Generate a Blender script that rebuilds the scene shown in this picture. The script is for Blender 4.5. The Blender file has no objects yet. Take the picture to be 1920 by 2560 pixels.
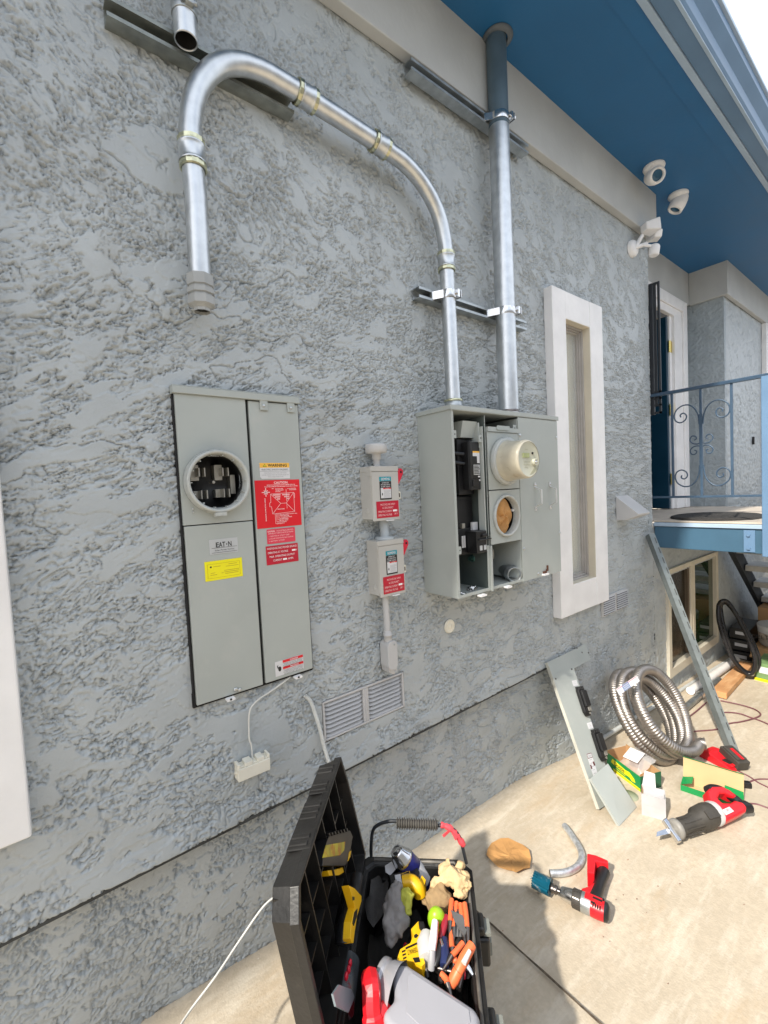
import bpy, math, random
import numpy as np
from mathutils import Matrix, Vector
random.seed(7)
SC = bpy.context.scene
R = math.radians
# ------------------------------------------------------------------ camera
F = 1115.48; CAM = Vector((0, -1.28, 1.477))
yaw, pit, rol = R(38.074), R(2.8), R(2.8166)
fw = Vector((math.sin(yaw)*math.cos(pit), math.cos(yaw)*math.cos(pit), -math.sin(pit)))
r0 = Vector((math.cos(yaw), -math.sin(yaw), 0)); d0 = -r0.cross(fw)
rt = math.cos(rol)*r0+math.sin(rol)*d0; dn = -math.sin(rol)*r0+math.cos(rol)*d0
cd = bpy.data.cameras.new('camera'); cam = bpy.data.objects.new('camera', cd); SC.collection.objects.link(cam)
cd.sensor_width = 36; cd.sensor_fit = 'HORIZONTAL'; cd.lens = F/1920*36; cd.clip_start = .02; cd.clip_end = 500
m = Matrix((rt, -dn, -fw)).transposed().to_4x4(); m.translation = CAM; cam.matrix_world = m
SC.camera = cam
# ------------------------------------------------------------------ light
TRAVEL = Vector((1.10, .20, -1.0)).normalized()          # the way the sunlight travels
sd = bpy.data.lights.new('sun', 'SUN'); sd.energy = 3.3; sd.angle = R(1.6); sd.color = (1, .93, .82)
sun = bpy.data.objects.new('sun', sd); SC.collection.objects.link(sun); sun.rotation_mode = 'QUATERNION'
sun.rotation_quaternion = TRAVEL.to_track_quat('-Z', 'Y')
W_ = bpy.data.worlds.new('World'); SC.world = W_; W_.use_nodes = True
nt = W_.node_tree; nt.nodes.clear()
out = nt.nodes.new('ShaderNodeOutputWorld'); bg = nt.nodes.new('ShaderNodeBackground')
sky = nt.nodes.new('ShaderNodeTexSky'); sky.sky_type = 'NISHITA'; sky.sun_disc = False
sky.sun_elevation = math.asin(-TRAVEL.z); sky.sun_rotation = math.atan2(-TRAVEL.x, -TRAVEL.y); sky.dust_density = 2.5; sky.air_density = 1.0
bg.inputs[1].default_value = .15
tc = nt.nodes.new('ShaderNodeTexCoord'); nz = nt.nodes.new('ShaderNodeTexNoise'); nz.inputs['Scale'].default_value = 2.3; nz.inputs['Detail'].default_value = 7
cr = nt.nodes.new('ShaderNodeValToRGB'); cr.color_ramp.elements[0].position = .34; cr.color_ramp.elements[1].position = .56
mx = nt.nodes.new('ShaderNodeMix'); mx.data_type = 'RGBA'; mx.inputs[7].default_value = (5.3, 5.65, 6.2, 1)
nt.links.new(tc.outputs['Generated'], nz.inputs['Vector']); nt.links.new(nz.outputs[0], cr.inputs[0]); nt.links.new(cr.outputs[0], mx.inputs[0])
nt.links.new(sky.outputs[0], mx.inputs[6]); nt.links.new(mx.outputs[2], bg.inputs[0]); nt.links.new(bg.outputs[0], out.inputs[0])
SC.view_settings.view_transform = 'Standard'; SC.view_settings.look = 'None'; SC.view_settings.exposure = .9; SC.view_settings.gamma = 1
SC.render.engine = 'CYCLES'

# ------------------------------------------------------------------ photo pixel -> point on a real plane
def ray(px, py): return (rt*((px-960)/F)+dn*((py-1280)/F)+fw)
def HIT(px, py, p0, n):
    d = ray(px, py); n = Vector(n); return CAM+d*((Vector(p0)-CAM).dot(n)/d.dot(n))
def WL(px, py, Y=0.0): return HIT(px, py, (0, Y, 0), (0, 1, 0))
def XP(px, py, X): return HIT(px, py, (X, 0, 0), (1, 0, 0))
GX = [-8, -2, .227, .5, 1.34, 2.25, 3, 4, 6, 12, 60]; GZ = [.14, .14, .068, .040, 0, -.032, -.08, -.14, -.25, -.4, -.4]
def gz(x): return float(np.interp(x, GX, GZ))
def GR(px, py, h=0.0):
    z = 0
    for _ in range(12):
        p = HIT(px, py, (0, 0, z+h), (0, 0, 1)); z = .5*z+.5*gz(p.x)
    return p
# ------------------------------------------------------------------ materials
MAT = {}
def pm(name, col, rough=.5, metal=0.0, var=.10, vs=12, bump=0.0, bs=60, spec=.5, trans=0, emit=None, col2=None, c2s=5, c2p=(.5, .6), rvar=.1, alpha=1, coat=0):
    mt = bpy.data.materials.new(name); mt.use_nodes = True; n = mt.node_tree.nodes; L = mt.node_tree.links
    b = n['Principled BSDF']; b.inputs['Roughness'].default_value = rough; b.inputs['Metallic'].default_value = metal
    b.inputs['Specular IOR Level'].default_value = spec; b.inputs['Transmission Weight'].default_value = trans; b.inputs['Coat Weight'].default_value = coat
    t = n.new('ShaderNodeTexCoord'); z = n.new('ShaderNodeTexNoise'); z.inputs['Scale'].default_value = vs; z.inputs['Detail'].default_value = 6
    L.new(t.outputs['Object'], z.inputs['Vector'])
    r = n.new('ShaderNodeValToRGB'); lo = [max(0, c*(1-var)) for c in col]; hi = [min(1, c*(1+var)) for c in col]
    r.color_ramp.elements[0].position = .35; r.color_ramp.elements[1].position = .68
    r.color_ramp.elements[0].color = (*lo, 1); r.color_ramp.elements[1].color = (*hi, 1)
    L.new(z.outputs[0], r.inputs[0]); c = r.outputs[0]
    if col2:
        z2 = n.new('ShaderNodeTexNoise'); z2.inputs['Scale'].default_value = c2s; z2.inputs['Detail'].default_value = 8; z2.inputs['Roughness'].default_value = .65
        L.new(t.outputs['Object'], z2.inputs['Vector'])
        r2 = n.new('ShaderNodeValToRGB'); r2.color_ramp.elements[0].position, r2.color_ramp.elements[1].position = c2p
        L.new(z2.outputs[0], r2.inputs[0]); mxx = n.new('ShaderNodeMix'); mxx.data_type = 'RGBA'
        L.new(r2.outputs[0], mxx.inputs[0]); L.new(c, mxx.inputs[6]); mxx.inputs[7].default_value = (*col2, 1); c = mxx.outputs[2]
    L.new(c, b.inputs['Base Color'])
    if rvar:
        mr = n.new('ShaderNodeMapRange'); mr.inputs['To Min'].default_value = max(.02, rough-rvar); mr.inputs['To Max'].default_value = min(1, rough+rvar)
        L.new(z.outputs[0], mr.inputs['Value']); L.new(mr.outputs[0], b.inputs['Roughness'])
    if bump:
        z3 = n.new('ShaderNodeTexNoise'); z3.inputs['Scale'].default_value = bs; z3.inputs['Detail'].default_value = 5
        L.new(t.outputs['Object'], z3.inputs['Vector']); bp = n.new('ShaderNodeBump'); bp.inputs['Distance'].default_value = bump; bp.inputs['Strength'].default_value = 1
        L.new(z3.outputs[0], bp.inputs['Height']); L.new(bp.outputs[0], b.inputs['Normal'])
    if emit: b.inputs['Emission Color'].default_value = (*emit, 1); b.inputs['Emission Strength'].default_value = 1
    if alpha < 1: b.inputs['Alpha'].default_value = alpha
    MAT[name] = mt; return mt
def dark_over(mt, dark, s, lo, hi, sx=(1, 1, 1)):      # a second, stretched stain layer
    n = mt.node_tree.nodes; L = mt.node_tree.links; b = n['Principled BSDF']; src = b.inputs['Base Color'].links[0].from_socket
    t = n.new('ShaderNodeTexCoord'); mp = n.new('ShaderNodeMapping'); mp.inputs['Scale'].default_value = sx; z = n.new('ShaderNodeTexNoise')
    z.inputs['Scale'].default_value = s; z.inputs['Detail'].default_value = 8; z.inputs['Roughness'].default_value = .7
    L.new(t.outputs['Object'], mp.inputs[0]); L.new(mp.outputs[0], z.inputs['Vector'])
    r = n.new('ShaderNodeValToRGB'); r.color_ramp.elements[0].position = lo; r.color_ramp.elements[1].position = hi; L.new(z.outputs[0], r.inputs[0])
    m2 = n.new('ShaderNodeMix'); m2.data_type = 'RGBA'; L.new(r.outputs[0], m2.inputs[0]); L.new(src, m2.inputs[6]); m2.inputs[7].default_value = (*dark, 1)
    L.new(m2.outputs[2], b.inputs['Base Color'])
stucco = pm('stucco_paint', (.425, .46, .475), .42, 0, .07, 5, .0006, 420, spec=.5)
dark_over(stucco, (.27, .265, .235), 1.1, .6, .8)
stucco2 = pm('stucco_far', (.36, .41, .44), .5, 0, .08, 6, .016, 34)
concrete = pm('concrete', (.53, .455, .35), .85, 0, .10, 60, .0012, 150, spec=.25, col2=(.43, .365, .275), c2s=2.2, c2p=(.42, .70))
dark_over(concrete, (.62, .56, .46), 7, .50, .72, (.6, 2.4, 1)); dark_over(concrete, (.38, .31, .23), 34, .64, .72); dark_over(concrete, (.44, .33, .21), 2.6, .54, .78, (.6, 2.2, 1)); dark_over(concrete, (.68, .64, .56), 26, .69, .73, (1, 1.4, 1)); dark_over(concrete, (.30, .22, .15), 90, .70, .76)
white = pm('white_trim', (.84, .835, .835), .5, 0, .05, 8, .001, 45)
bandm = pm('band_paint', (.50, .51, .50), .6, 0, .07, 4, .0015, 40)
cream = pm('cream_frame', (.66, .61, .50), .5, 0, .06, 9)
blue = pm('blue_soffit', (.016, .125, .30), .5, 0, .06, 3, .0006, 60)
blue2 = pm('blue_gutter', (.13, .23, .37), .35, 0, .06, 5)
bluep = pm('blue_pale', (.36, .47, .60), .4, 0, .06, 5)
navy = pm('navy_door', (.006, .045, .085), .35, 0, .1, 5)
railm = pm('rail_blue', (.045, .085, .14), .4, 0, .1, 20)
beamm = pm('beam_blue', (.05, .125, .20), .5, 0, .14, 3, .0008, 60)
galv = pm('galvanised', (.64, .66, .67), .38, 1, .10, 30, .0002, 90, rvar=.1)
galv2 = pm('galvanised_dull', (.45, .48, .49), .42, .9, .16, 25, .0003, 80)
zinc = pm('zinc_yellow', (.62, .61, .42), .33, 1, .2, 60)
pgray = pm('panel_gray', (.395, .425, .405), .42, 0, .04, 6, .0012, 9, spec=.45, col2=(.44, .455, .43), c2s=11, c2p=(.55, .8), rvar=.14)
pgray_shade = pm('panel_gray_shade', (.085, .105, .10), .5, 0, .08, 6)  # panel grey darkened: shade inside the opened meter box put into the colour
dgray = pm('switch_beige', (.49, .48, .45), .45, 0, .05, 8)
black = pm('black_plastic', (.012, .012, .013), .38, 0, .3, 20)
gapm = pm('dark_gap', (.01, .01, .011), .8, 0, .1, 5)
blackr = pm('black_rough', (.013, .0125, .012), .4, 0, .4, 14, .0008, 90, col2=(.075, .066, .05), c2s=11, c2p=(.62, .84))
bar = pm('black_iron', (.02, .024, .03), .5, 0, .2, 20)
steel = pm('bright_steel', (.72, .72, .72), .2, 1, .1, 40)
conn = pm('terminal_tin', (.50, .48, .43), .35, .8, .1, 40)
plclear = pm('ring_plastic', (.46, .48, .46), .3, 0, .06, 30)
glassd = pm('glass_dark', (.02, .03, .025), .04, 0, .1, 5, spec=1, rvar=0)
meterm = pm('meter_beige', (.56, .52, .41), .3, 0, .06, 20, coat=.5)
meterf = pm('meter_face', (.50, .50, .40), .3, 0, .04, 20)
lcd = pm('lcd', (.36, .40, .20), .2, 0, .05, 20)
paperb = pm('brown_paper', (.45, .235, .08), .8, 0, .15, 12, .002, 30)
card = pm('cardboard', (.50, .30, .145), .85, 0, .08, 10, .0004, 120)
cardl = pm('cardboard_light', (.58, .40, .21), .85, 0, .06, 10)
wood = pm('wood_plank', (.55, .28, .12), .75, 0, .12, 8, .0006, 90)
dark_over(wood, (.66, .40, .20), 6, .5, .65, (.4, 3, 1))
wlab = pm('label_white', (.66, .66, .67), .45, 0, .02, 9)
red = pm('label_red', (.72, .008, .018), .4, 0, .03, 9)
red2 = pm('label_pinkred', (.72, .05, .09), .4, 0, .03, 9)
red3 = pm('label_darkred', (.50, .008, .03), .4, 0, .03, 9)
pink = pm('print_pink', (.92, .62, .62), .5, 0, .02, 9)
pwhite = pm('print_white', (.9, .88, .88), .5, 0, .02, 9)
yellow = pm('label_yellow', (.86, .78, .01), .4, 0, .03, 9)
orange = pm('label_orange', (.90, .50, .07), .4, 0, .03, 9)
pblack = pm('print_black', (.02, .02, .02), .5, 0, .02, 9)
pgreyp = pm('print_grey', (.33, .33, .34), .5, 0, .02, 9)
silv = pm('label_silver', (.52, .54, .55), .35, .2, .03, 9)
teal = pm('label_teal', (.0, .30, .38), .4, 0, .03, 9)
redp = pm('red_plastic', (.62, .012, .02), .32, 0, .08, 15)
redh = pm('red_handle', (.68, .02, .05), .35, 0, .08, 15)
yelp = pm('yellow_plastic', (.80, .46, .008), .38, 0, .08, 15)
green = pm('green_card', (.006, .26, .07), .45, 0, .05, 9)
greend = pm('green_dark', (.01, .10, .045), .45, 0, .1, 9)
greeno = pm('green_olive', (.16, .27, .11), .6, 0, .1, 9)
lime = pm('lime_green', (.30, .52, .02), .35, 0, .06, 9)
orangep = pm('orange_handle', (.85, .17, .06), .4, 0, .06, 20)
tealp = pm('teal_paint', (.01, .16, .26), .3, .4, .2, 30, col2=(.55, .55, .55), c2s=30, c2p=(.55, .65))
gunm = pm('gun_metal', (.16, .14, .13), .3, .9, .2, 40)
rubber = pm('rubber_grey', (.052, .047, .040), .6, 0, .2, 20, .0004, 200)
flexm = pm('flex_metal', (.40, .37, .345), .46, 1, .1, 30)
cordr = pm('cord_maroon', (.16, .06, .07), .5, 0, .1, 20)
ivory = pm('ivory_plastic', (.80, .77, .66), .35, 0, .03, 20)
wcable = pm('white_cable', (.68, .68, .64), .5, 0, .05, 20)
tan = pm('leather_tan', (.62, .45, .24), .85, 0, .12, 20, .0015, 60)
tand = pm('leather_dark', (.30, .20, .10), .9, 0, .15, 20, .001, 60)
cloth = pm('cloth_dark', (.035, .033, .031), .95, 0, .2, 20, .001, 200)
clothg = pm('cloth_grey', (.20, .19, .185), .9, 0, .15, 20, .0015, 90)
hiviz = pm('hiviz', (.42, .42, .06), .8, 0, .1, 20, .001, 90)
jug = pm('jug_silver', (.34, .34, .37), .36, 0, .03, 8, spec=.5)
canblue = pm('can_blue', (.03, .035, .22), .3, .2, .1, 9)
brass = pm('brass', (.75, .60, .20), .3, 1, .1, 9)
deckm = pm('deck_board', (.50, .44, .37), .7, 0, .12, 9)
curtain = pm('curtain', (.62, .58, .44), .8, 0, .05, 6)
matm = pm('door_mat', (.03, .028, .026), .95, 0, .3, 40, .004, 200)
pvc = pm('pvc_grey', (.55, .57, .56), .4, 0, .04, 20)
pvcw = pm('pvc_white', (.78, .76, .74), .4, 0, .04, 20)
jointm = pm('joint_dirt', (.10, .075, .05), .95, 0, .4, 60, .003, 120)
crackm = pm('chip_stone', (.24, .10, .06), .9, 0, .3, 60)
bagm = pm('clear_bag', (.75, .72, .70), .15, 0, .05, 30, .004, 40, alpha=.38)
# ------------------------------------------------------------------ mesh builder
class MB:
    def __init__(s, M=None): s.v = []; s.f = []; s.m = []; s.sm = []; s.M = M
    def add(s, vs, fs, m=0, sm=False, M=None):
        o = len(s.v)
        for p in vs:
            p = Vector(p)
            if M is not None: p = M @ p
            if s.M is not None: p = s.M @ p
            s.v.append(p)
        for q in fs: s.f.append([i+o for i in q]); s.m.append(m); s.sm.append(sm)
        return s
    def box(s, x0, x1, y0, y1, z0, z1, m=0, M=None):
        x0, x1 = min(x0, x1), max(x0, x1); y0, y1 = min(y0, y1), max(y0, y1); z0, z1 = min(z0, z1), max(z0, z1)
        v = [(x, y, z) for z in (z0, z1) for y in (y0, y1) for x in (x0, x1)]
        return s.add(v, [(0, 2, 3, 1), (4, 5, 7, 6), (0, 1, 5, 4), (2, 6, 7, 3), (0, 4, 6, 2), (1, 3, 7, 5)], m, False, M)
    def prism(s, pts, d, m=0, M=None, sm=False):     # pts: 3-D polygon; d: extrusion vector
        n = len(pts); d = Vector(d); a = [Vector(p) for p in pts]; b = [p+d for p in a]
        nrm = Vector((0, 0, 0))
        for i in range(n): nrm += a[i].cross(a[(i+1) % n])
        flip = nrm.dot(d) > 0
        fs = [tuple(range(n)) if not flip else tuple(reversed(range(n))), tuple(range(2*n-1, n-1, -1)) if not flip else tuple(range(n, 2*n))]
        for i in range(n):
            j = (i+1) % n; q = (i, n+i, n+j, j); fs.append(q if not flip else tuple(reversed(q)))
        return s.add(a+b, fs, m, sm, M)
    def tube(s, path, r, n=12, m=0, cap=True, closed=False, M=None, sm=True, rm=None):
        P = [Vector(p) for p in path]; N = len(P); rr = r if isinstance(r, (list, tuple)) else [r]*N
        T = []
        for i in range(N):
            a = P[(i-1) % N] if (closed or i > 0) else P[i]; b = P[(i+1) % N] if (closed or i < N-1) else P[i]
            t = b-a; T.append(t.normalized() if t.length > 1e-9 else Vector((0, 0, 1)))
        u = T[0].orthogonal().normalized(); vs = []
        for i in range(N):
            u = (u-T[i]*u.dot(T[i])); u = u.normalized() if u.length > 1e-6 else T[i].orthogonal().normalized(); w = T[i].cross(u)
            for k in range(n):
                a = 2*math.pi*k/n; vs.append(P[i]+(u*math.cos(a)+w*math.sin(a))*rr[i])
        fs = []
        for i in range(N if closed else N-1):
            for k in range(n):
                a = i*n+k; b = i*n+(k+1) % n; c = ((i+1) % N)*n+(k+1) % n; d = ((i+1) % N)*n+k; fs.append((a, b, c, d))
        s.add(vs, fs, m, sm, M)
        if cap and not closed:
            s.add(vs[:n], [tuple(reversed(range(n)))], m, False, M); s.add(vs[-n:], [tuple(range(n))], m, False, M)
        return s
    def lathe(s, prof, c, ax, n=32, m=0, M=None, sm=True):   # prof: (radius, height along ax)
        ax = Vector(ax).normalized(); c = Vector(c); u = ax.orthogonal().normalized(); w = ax.cross(u); vs = []
        for (r, h) in prof:
            for k in range(n):
                a = 2*math.pi*k/n; vs.append(c+ax*h+(u*math.cos(a)+w*math.sin(a))*max(r, 1e-5))
        fs = [(i*n+k, i*n+(k+1) % n, (i+1)*n+(k+1) % n, (i+1)*n+k) for i in range(len(prof)-1) for k in range(n)]
        return s.add(vs, fs, m, sm, M)
    def cyl(s, a, b, r, n=20, m=0, r2=None, M=None, sm=True): return s.tube([a, b], [r, r if r2 is None else r2], n, m, True, False, M, sm)
    def ball(s, c, r, m=0, n=14, M=None, sc=(1, 1, 1)):
        c = Vector(c); vs = []; k = n//2
        for i in range(k+1):
            t = math.pi*i/k
            for j in range(n): p = 2*math.pi*j/n; vs.append(c+Vector((r*sc[0]*math.sin(t)*math.cos(p), r*sc[1]*math.sin(t)*math.sin(p), r*sc[2]*math.cos(t))))
        return s.add(vs, [(i*n+j, (i+1)*n+j, (i+1)*n+(j+1) % n, i*n+(j+1) % n) for i in range(k) for j in range(n)], m, True, M)
    def rrect(s, x0, x1, z0, z1, y0, y1, rad, m=0, M=None, k=5):   # rounded rectangle prism along y
        pts = []
        for cx, cz, a0 in ((x1-rad, z1-rad, 0), (x0+rad, z1-rad, 90), (x0+rad, z0+rad, 180), (x1-rad, z0+rad, 270)):
            for i in range(k+1): a = R(a0+90*i/k); pts.append((cx+rad*math.cos(a), y0, cz+rad*math.sin(a)))
        return s.prism(pts, (0, y1-y0, 0), m, M)
    def text(s, t, h, c, m=0, right=(1, 0, 0), up=(0, 0, 1), align='CENTER', wmax=None, bold=0.0, M=None):
        cu = bpy.data.curves.new('t', 'FONT'); cu.body = t; cu.size = h/.70; cu.align_x = align; cu.offset = bold*h; cu.resolution_u = 3
        ob = bpy.data.objects.new('t', cu); me = bpy.data.meshes.new_from_object(ob)
        xs = [v.co.x for v in me.vertices]; k = 1
        if not xs: return s
        w = max(xs)-min(xs)
        if wmax and w > 0: k = wmax/w
        rg = Vector(right).normalized(); u = Vector(up).normalized(); c = Vector(c)
        s.add([c+rg*v.co.x*k+u*(v.co.y-h/2) for v in me.vertices], [tuple(p.vertices) for p in me.polygons], m, False, M)
        bpy.data.objects.remove(ob); bpy.data.curves.remove(cu); bpy.data.meshes.remove(me); return s
    def build(s, name, mats, parent=None, bevel=0, seg=2, sub=0, remesh=0, label=None, smooth=None):
        me = bpy.data.meshes.new(name); off = Vector((0, 0, 0)); R3 = None
        if parent is not None:
            rp = parent
            while rp.parent: rp = rp.parent
            off = rp.location.copy() if rp.get('_w', True) else off
        me.from_pydata([tuple(p-off) for p in s.v], [], s.f)
        mats = mats if isinstance(mats, (list, tuple)) else [mats]
        for q in mats: me.materials.append(q)
        me.polygons.foreach_set('material_index', s.m); me.polygons.foreach_set('use_smooth', [bool(x) if smooth is None else smooth for x in s.sm]); me.update()
        o = bpy.data.objects.new(name, me); SC.collection.objects.link(o)
        if parent is not None: o.parent = parent
        if remesh:
            q = o.modifiers.new('r', 'REMESH'); q.mode = 'VOXEL'; q.voxel_size = remesh; q.use_smooth_shade = True
            q = o.modifiers.new('s', 'SMOOTH'); q.factor = .5; q.iterations = 2
            tx = bpy.data.textures.new('folds', 'CLOUDS'); tx.noise_scale = .018; tx.noise_depth = 3
            q = o.modifiers.new('d', 'DISPLACE'); q.texture = tx; q.strength = .016; q.mid_level = .52; q.texture_coords = 'LOCAL'
        if bevel:
            q = o.modifiers.new('b', 'BEVEL'); q.width = bevel; q.segments = seg; q.limit_method = 'ANGLE'; q.angle_limit = R(40)
        if sub: q = o.modifiers.new('u', 'SUBSURF'); q.levels = sub; q.render_levels = sub
        if label: o['label'] = label
        return o
def tag(o, label, cat, group=None, kind=None):
    if label: o['label'] = label
    if cat: o['category'] = cat
    if group: o['group'] = group
    if kind: o['kind'] = kind
    return o
def thing(name, label, cat, loc=(0, 0, 0), rot=None, group=None):
    o = bpy.data.objects.new(name, None); SC.collection.objects.link(o); o.location = loc; o.empty_display_size = .05
    if rot is not None: o.rotation_euler = rot; o['_w'] = False       # children of a turned thing are given in its own space
    return tag(o, label, cat, group)
def bez(pts, k=8):       # smooth curve through points (Catmull-Rom)
    P = [Vector(p) for p in pts]; o = []
    for i in range(len(P)-1):
        a = P[max(i-1, 0)]; b = P[i]; c = P[i+1]; d = P[min(i+2, len(P)-1)]
        for j in range(k):
            t = j/k; o.append(.5*((2*b)+(c-a)*t+(2*a-5*b+4*c-d)*t*t+(3*b-a-3*c+d)*t**3))
    o.append(P[-1]); return o
def screw(mb, x, y, z, r=.005, m=0): mb.lathe([(r, 0), (r, .002), (r*.6, .0035), (0, .0035)], (x, y, z), (0, -1, 0), 12, m)
# ------------------------------------------------------------------ stucco relief (real geometry)
_rg = np.random.RandomState(11); _T = _rg.rand(8, 256, 256).astype(np.float32)
def vn(x, y, k):
    t = _T[k % 8]; xi = np.floor(x).astype(int); yi = np.floor(y).astype(int); fx = x-xi; fy = y-yi
    fx = fx*fx*(3-2*fx); fy = fy*fy*(3-2*fy); a, b = xi & 255, (xi+1) & 255; c, d = yi & 255, (yi+1) & 255
    return (t[c, a]*(1-fx)+t[c, b]*fx)*(1-fy)+(t[d, a]*(1-fx)+t[d, b]*fx)*fy
def fbm(x, y, k, o=4, g=.5):
    s = 0; a = 1; n = 0
    for i in range(o): s = s+a*vn(x*2**i+17.3*i, y*2**i+9.1*i, k+i); n += a; a *= g
    return s/n
def sst(a, b, x): t = np.clip((x-a)/(b-a), 0, 1); return t*t*(3-2*t)
AMP = 1.0
def relief(x, z):
    wx = x+.07*(fbm(x*5, z*5, 1, 3)-.5)+.010*(fbm(x*42, z*42, 5, 2)-.5); wz = z+.07*(fbm(x*5, z*5, 3, 3)-.5)+.010*(fbm(x*42, z*42, 2, 2)-.5)
    th = -.70+.75*sst(2.3, 1.0, z); c, s = np.cos(th), np.sin(th)
    u = wx*c+wz*s; v = -wx*s+wz*c
    dens = fbm(x*2.1, z*2.1, 6, 3)
    A = fbm(u*8, v*17, 0, 5, .55)
    smooth_ = sst(.585, .602, fbm(u*12+5, v*16+3, 7, 4))*.93                     # trowelled flats
    def cut(ph, p, e):          # a ledge: sharp step in, then a slow ramp back out
        f = ph-np.floor(ph); return np.where(f < e, f/e, 1)*np.clip(1-f, 0, 1)**p
    k1 = cut(-v*16+5.5*fbm(u*14, v*22, 1, 5, .6), 5, .05)
    k2 = cut(-v*30+5.5*fbm(u*24, v*32, 4, 4, .58), 4, .09)
    k3 = cut(v*22+u*16+5.0*fbm(u*28+7, v*32, 0, 4, .58), 4, .09)
    m1 = sst(.43, .48, fbm(u*24, v*32, 2, 4)); m2 = sst(.44, .49, fbm(u*28+3, v*36, 6, 4)); m3 = sst(.50, .54, fbm(u*22+9, v*22, 3, 4))
    C = fbm(u*75, v*120, 2, 3, .6)
    t = .47+.22*(dens-.5); plate = sst(t-.012, t+.006, A)
    groove = np.exp(-((A-t+.012)/.010)**2)*sst(.45, .60, fbm(x*19, z*19, 3, 2))
    pits = sst(.66, .72, vn(u*85, v*120, 3))*sst(.45, .6, vn(x*16, z*16, 6))
    rough = .0055*k1*m1+.0045*k2*m2+.0030*k3*m3
    h = .0010*plate-rough*(1-smooth_)-.0022*groove*(1-.8*smooth_)-.0028*pits*(1-.8*smooth_)+.003*(fbm(x*2.1, z*2.1, 5, 3)-.5)+.0006*(C-.5)*(1-.7*smooth_)
    crack = np.abs(fbm(u*3.3, v*6.5, 1, 5)-.5); h = h-.0035*sst(.009, .002, crack)*(fbm(x*3, z*3, 2, 2) > .5)
    return h*AMP*1.75
def grid_mesh(name, xs, zs, yf, mats, parent, holes=(), amp=1.0):
    X, Z = np.meshgrid(xs, zs); Y = yf(X, Z)-amp*relief(X, Z)
    nv = X.size; me = bpy.data.meshes.new(name); co = np.stack([X-parent.location.x, Y-parent.location.y, Z-parent.location.z], -1).reshape(-1, 3).astype(np.float32)
    nx, nz_ = len(xs), len(zs); idx = np.arange(nv).reshape(nz_, nx)
    q = np.stack([idx[:-1, :-1], idx[:-1, 1:], idx[1:, 1:], idx[1:, :-1]], -1).reshape(-1, 4)
    cx = (X[:-1, :-1]+X[1:, 1:]).reshape(-1)/2; cz = (Z[:-1, :-1]+Z[1:, 1:]).reshape(-1)/2; keep = np.ones(len(q), bool)
    for (a, b, c, d) in holes: keep &= ~((cx > a) & (cx < b) & (cz > c) & (cz < d))
    q = q[keep]; me.vertices.add(nv); me.vertices.foreach_set('co', co.reshape(-1)); me.loops.add(q.size); me.loops.foreach_set('vertex_index', q.reshape(-1).astype(np.int32))
    me.polygons.add(len(q)); me.polygons.foreach_set('loop_start', np.arange(0, q.size, 4, dtype=np.int32)); me.polygons.foreach_set('loop_total', np.full(len(q), 4, np.int32))
    me.polygons.foreach_set('use_smooth', np.ones(len(q), bool)); me.update(); me.validate()
    me.materials.append(mats); o = bpy.data.objects.new(name, me); SC.collection.objects.link(o); o.parent = parent; return o
# ------------------------------------------------------------------ ground
def build_ground():
    xs = sorted(set([-30, -15, -8, -5]+[round(-3+.05*i, 3) for i in range(260)]+[12, 20, 60])); ys = [-60, -20, -8, -4]+[round(-3+.05*i, 3) for i in range(74)]+[1.5, 4, 20]
    mb = MB(); n = len(xs)
    for y in ys:
        for x in xs: mb.v.append(Vector((x, y, gz(x)+(.004*math.sin(x*2.1+y*1.3)*math.sin(y*2.7) if -3 < x < 10 else 0))))
    for j in range(len(ys)-1):
        for i in range(n-1): mb.f.append((j*n+i, j*n+i+1, (j+1)*n+i+1, (j+1)*n+i)); mb.m.append(0); mb.sm.append(True)
    o = mb.build('ground', concrete); tag(o, 'pale concrete path beside the house', None, None, 'structure')
    mb = MB(); random.seed(3)
    for i in range(60):
        y0, y1 = -3+.05*i, -3+.05*(i+1); j0 = .003*math.sin(i*1.7); j1 = .003*math.sin((i+1)*1.7)
        if y0 > -.02: break
        z0 = gz(1.1)+.007; mb.add([(1.097, y0, z0), (1.104+.4*j0, y0, z0), (1.104+.4*j1, y1, z0), (1.097, y1, z0)], [(0, 1, 2, 3)])
    tag(mb.build('pavement_joint', jointm), 'dirty joint running across the concrete path', None, None, 'structure')
build_ground()
# ------------------------------------------------------------------ house
house = thing('house', 'grey stucco house with white trim band, deep blue eave and blue gutter', 'house', (1.5, .6, 0))
LZ = .531
def ywall(X, Z):
    return np.where(Z < LZ-.0002, .065*(1-sst(1.75, 2.35, X)), -.007*(1-sst(1.75, 2.35, X))*np.clip(1-(Z-LZ)/.055, 0, 1)**.6)
xs = np.concatenate([np.arange(-.30, 1.45, .0026), np.arange(1.45, 3.362, .0040)])
zs = np.concatenate([np.arange(-.22, LZ-.001, .0028), [LZ-.0004, LZ], np.arange(LZ+.003, 3.34, .0027)])
HW = (2.212, 2.462, .93, 2.312)                     # narrow window opening
grid_mesh('wall', xs, zs, ywall, stucco, house, [HW, (.700, 1.058, .650, .791), (.330, .474, 1.452, 1.594)])
grid_mesh('wall', np.arange(3.36, 7.2, .0115), np.arange(-.45, 1.16, .0105), lambda X, Z: 0*X, stucco, house, [(3.60, 4.64, .05, .75)])
grid_mesh('wall', np.arange(5.035, 6.27, .012), np.arange(1.15, 3.34, .012), lambda X, Z: 0*X, stucco, house)
mb = MB()
mb.box(-4, -.29, 0, .05, -.2, 3.42)
mb.box(3.30, 3.362, .002, .33, 1.0, 3.42)           # return into the porch
mb.box(3.36, 3.43, .30, .36, 1.0, 3.42)
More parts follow.
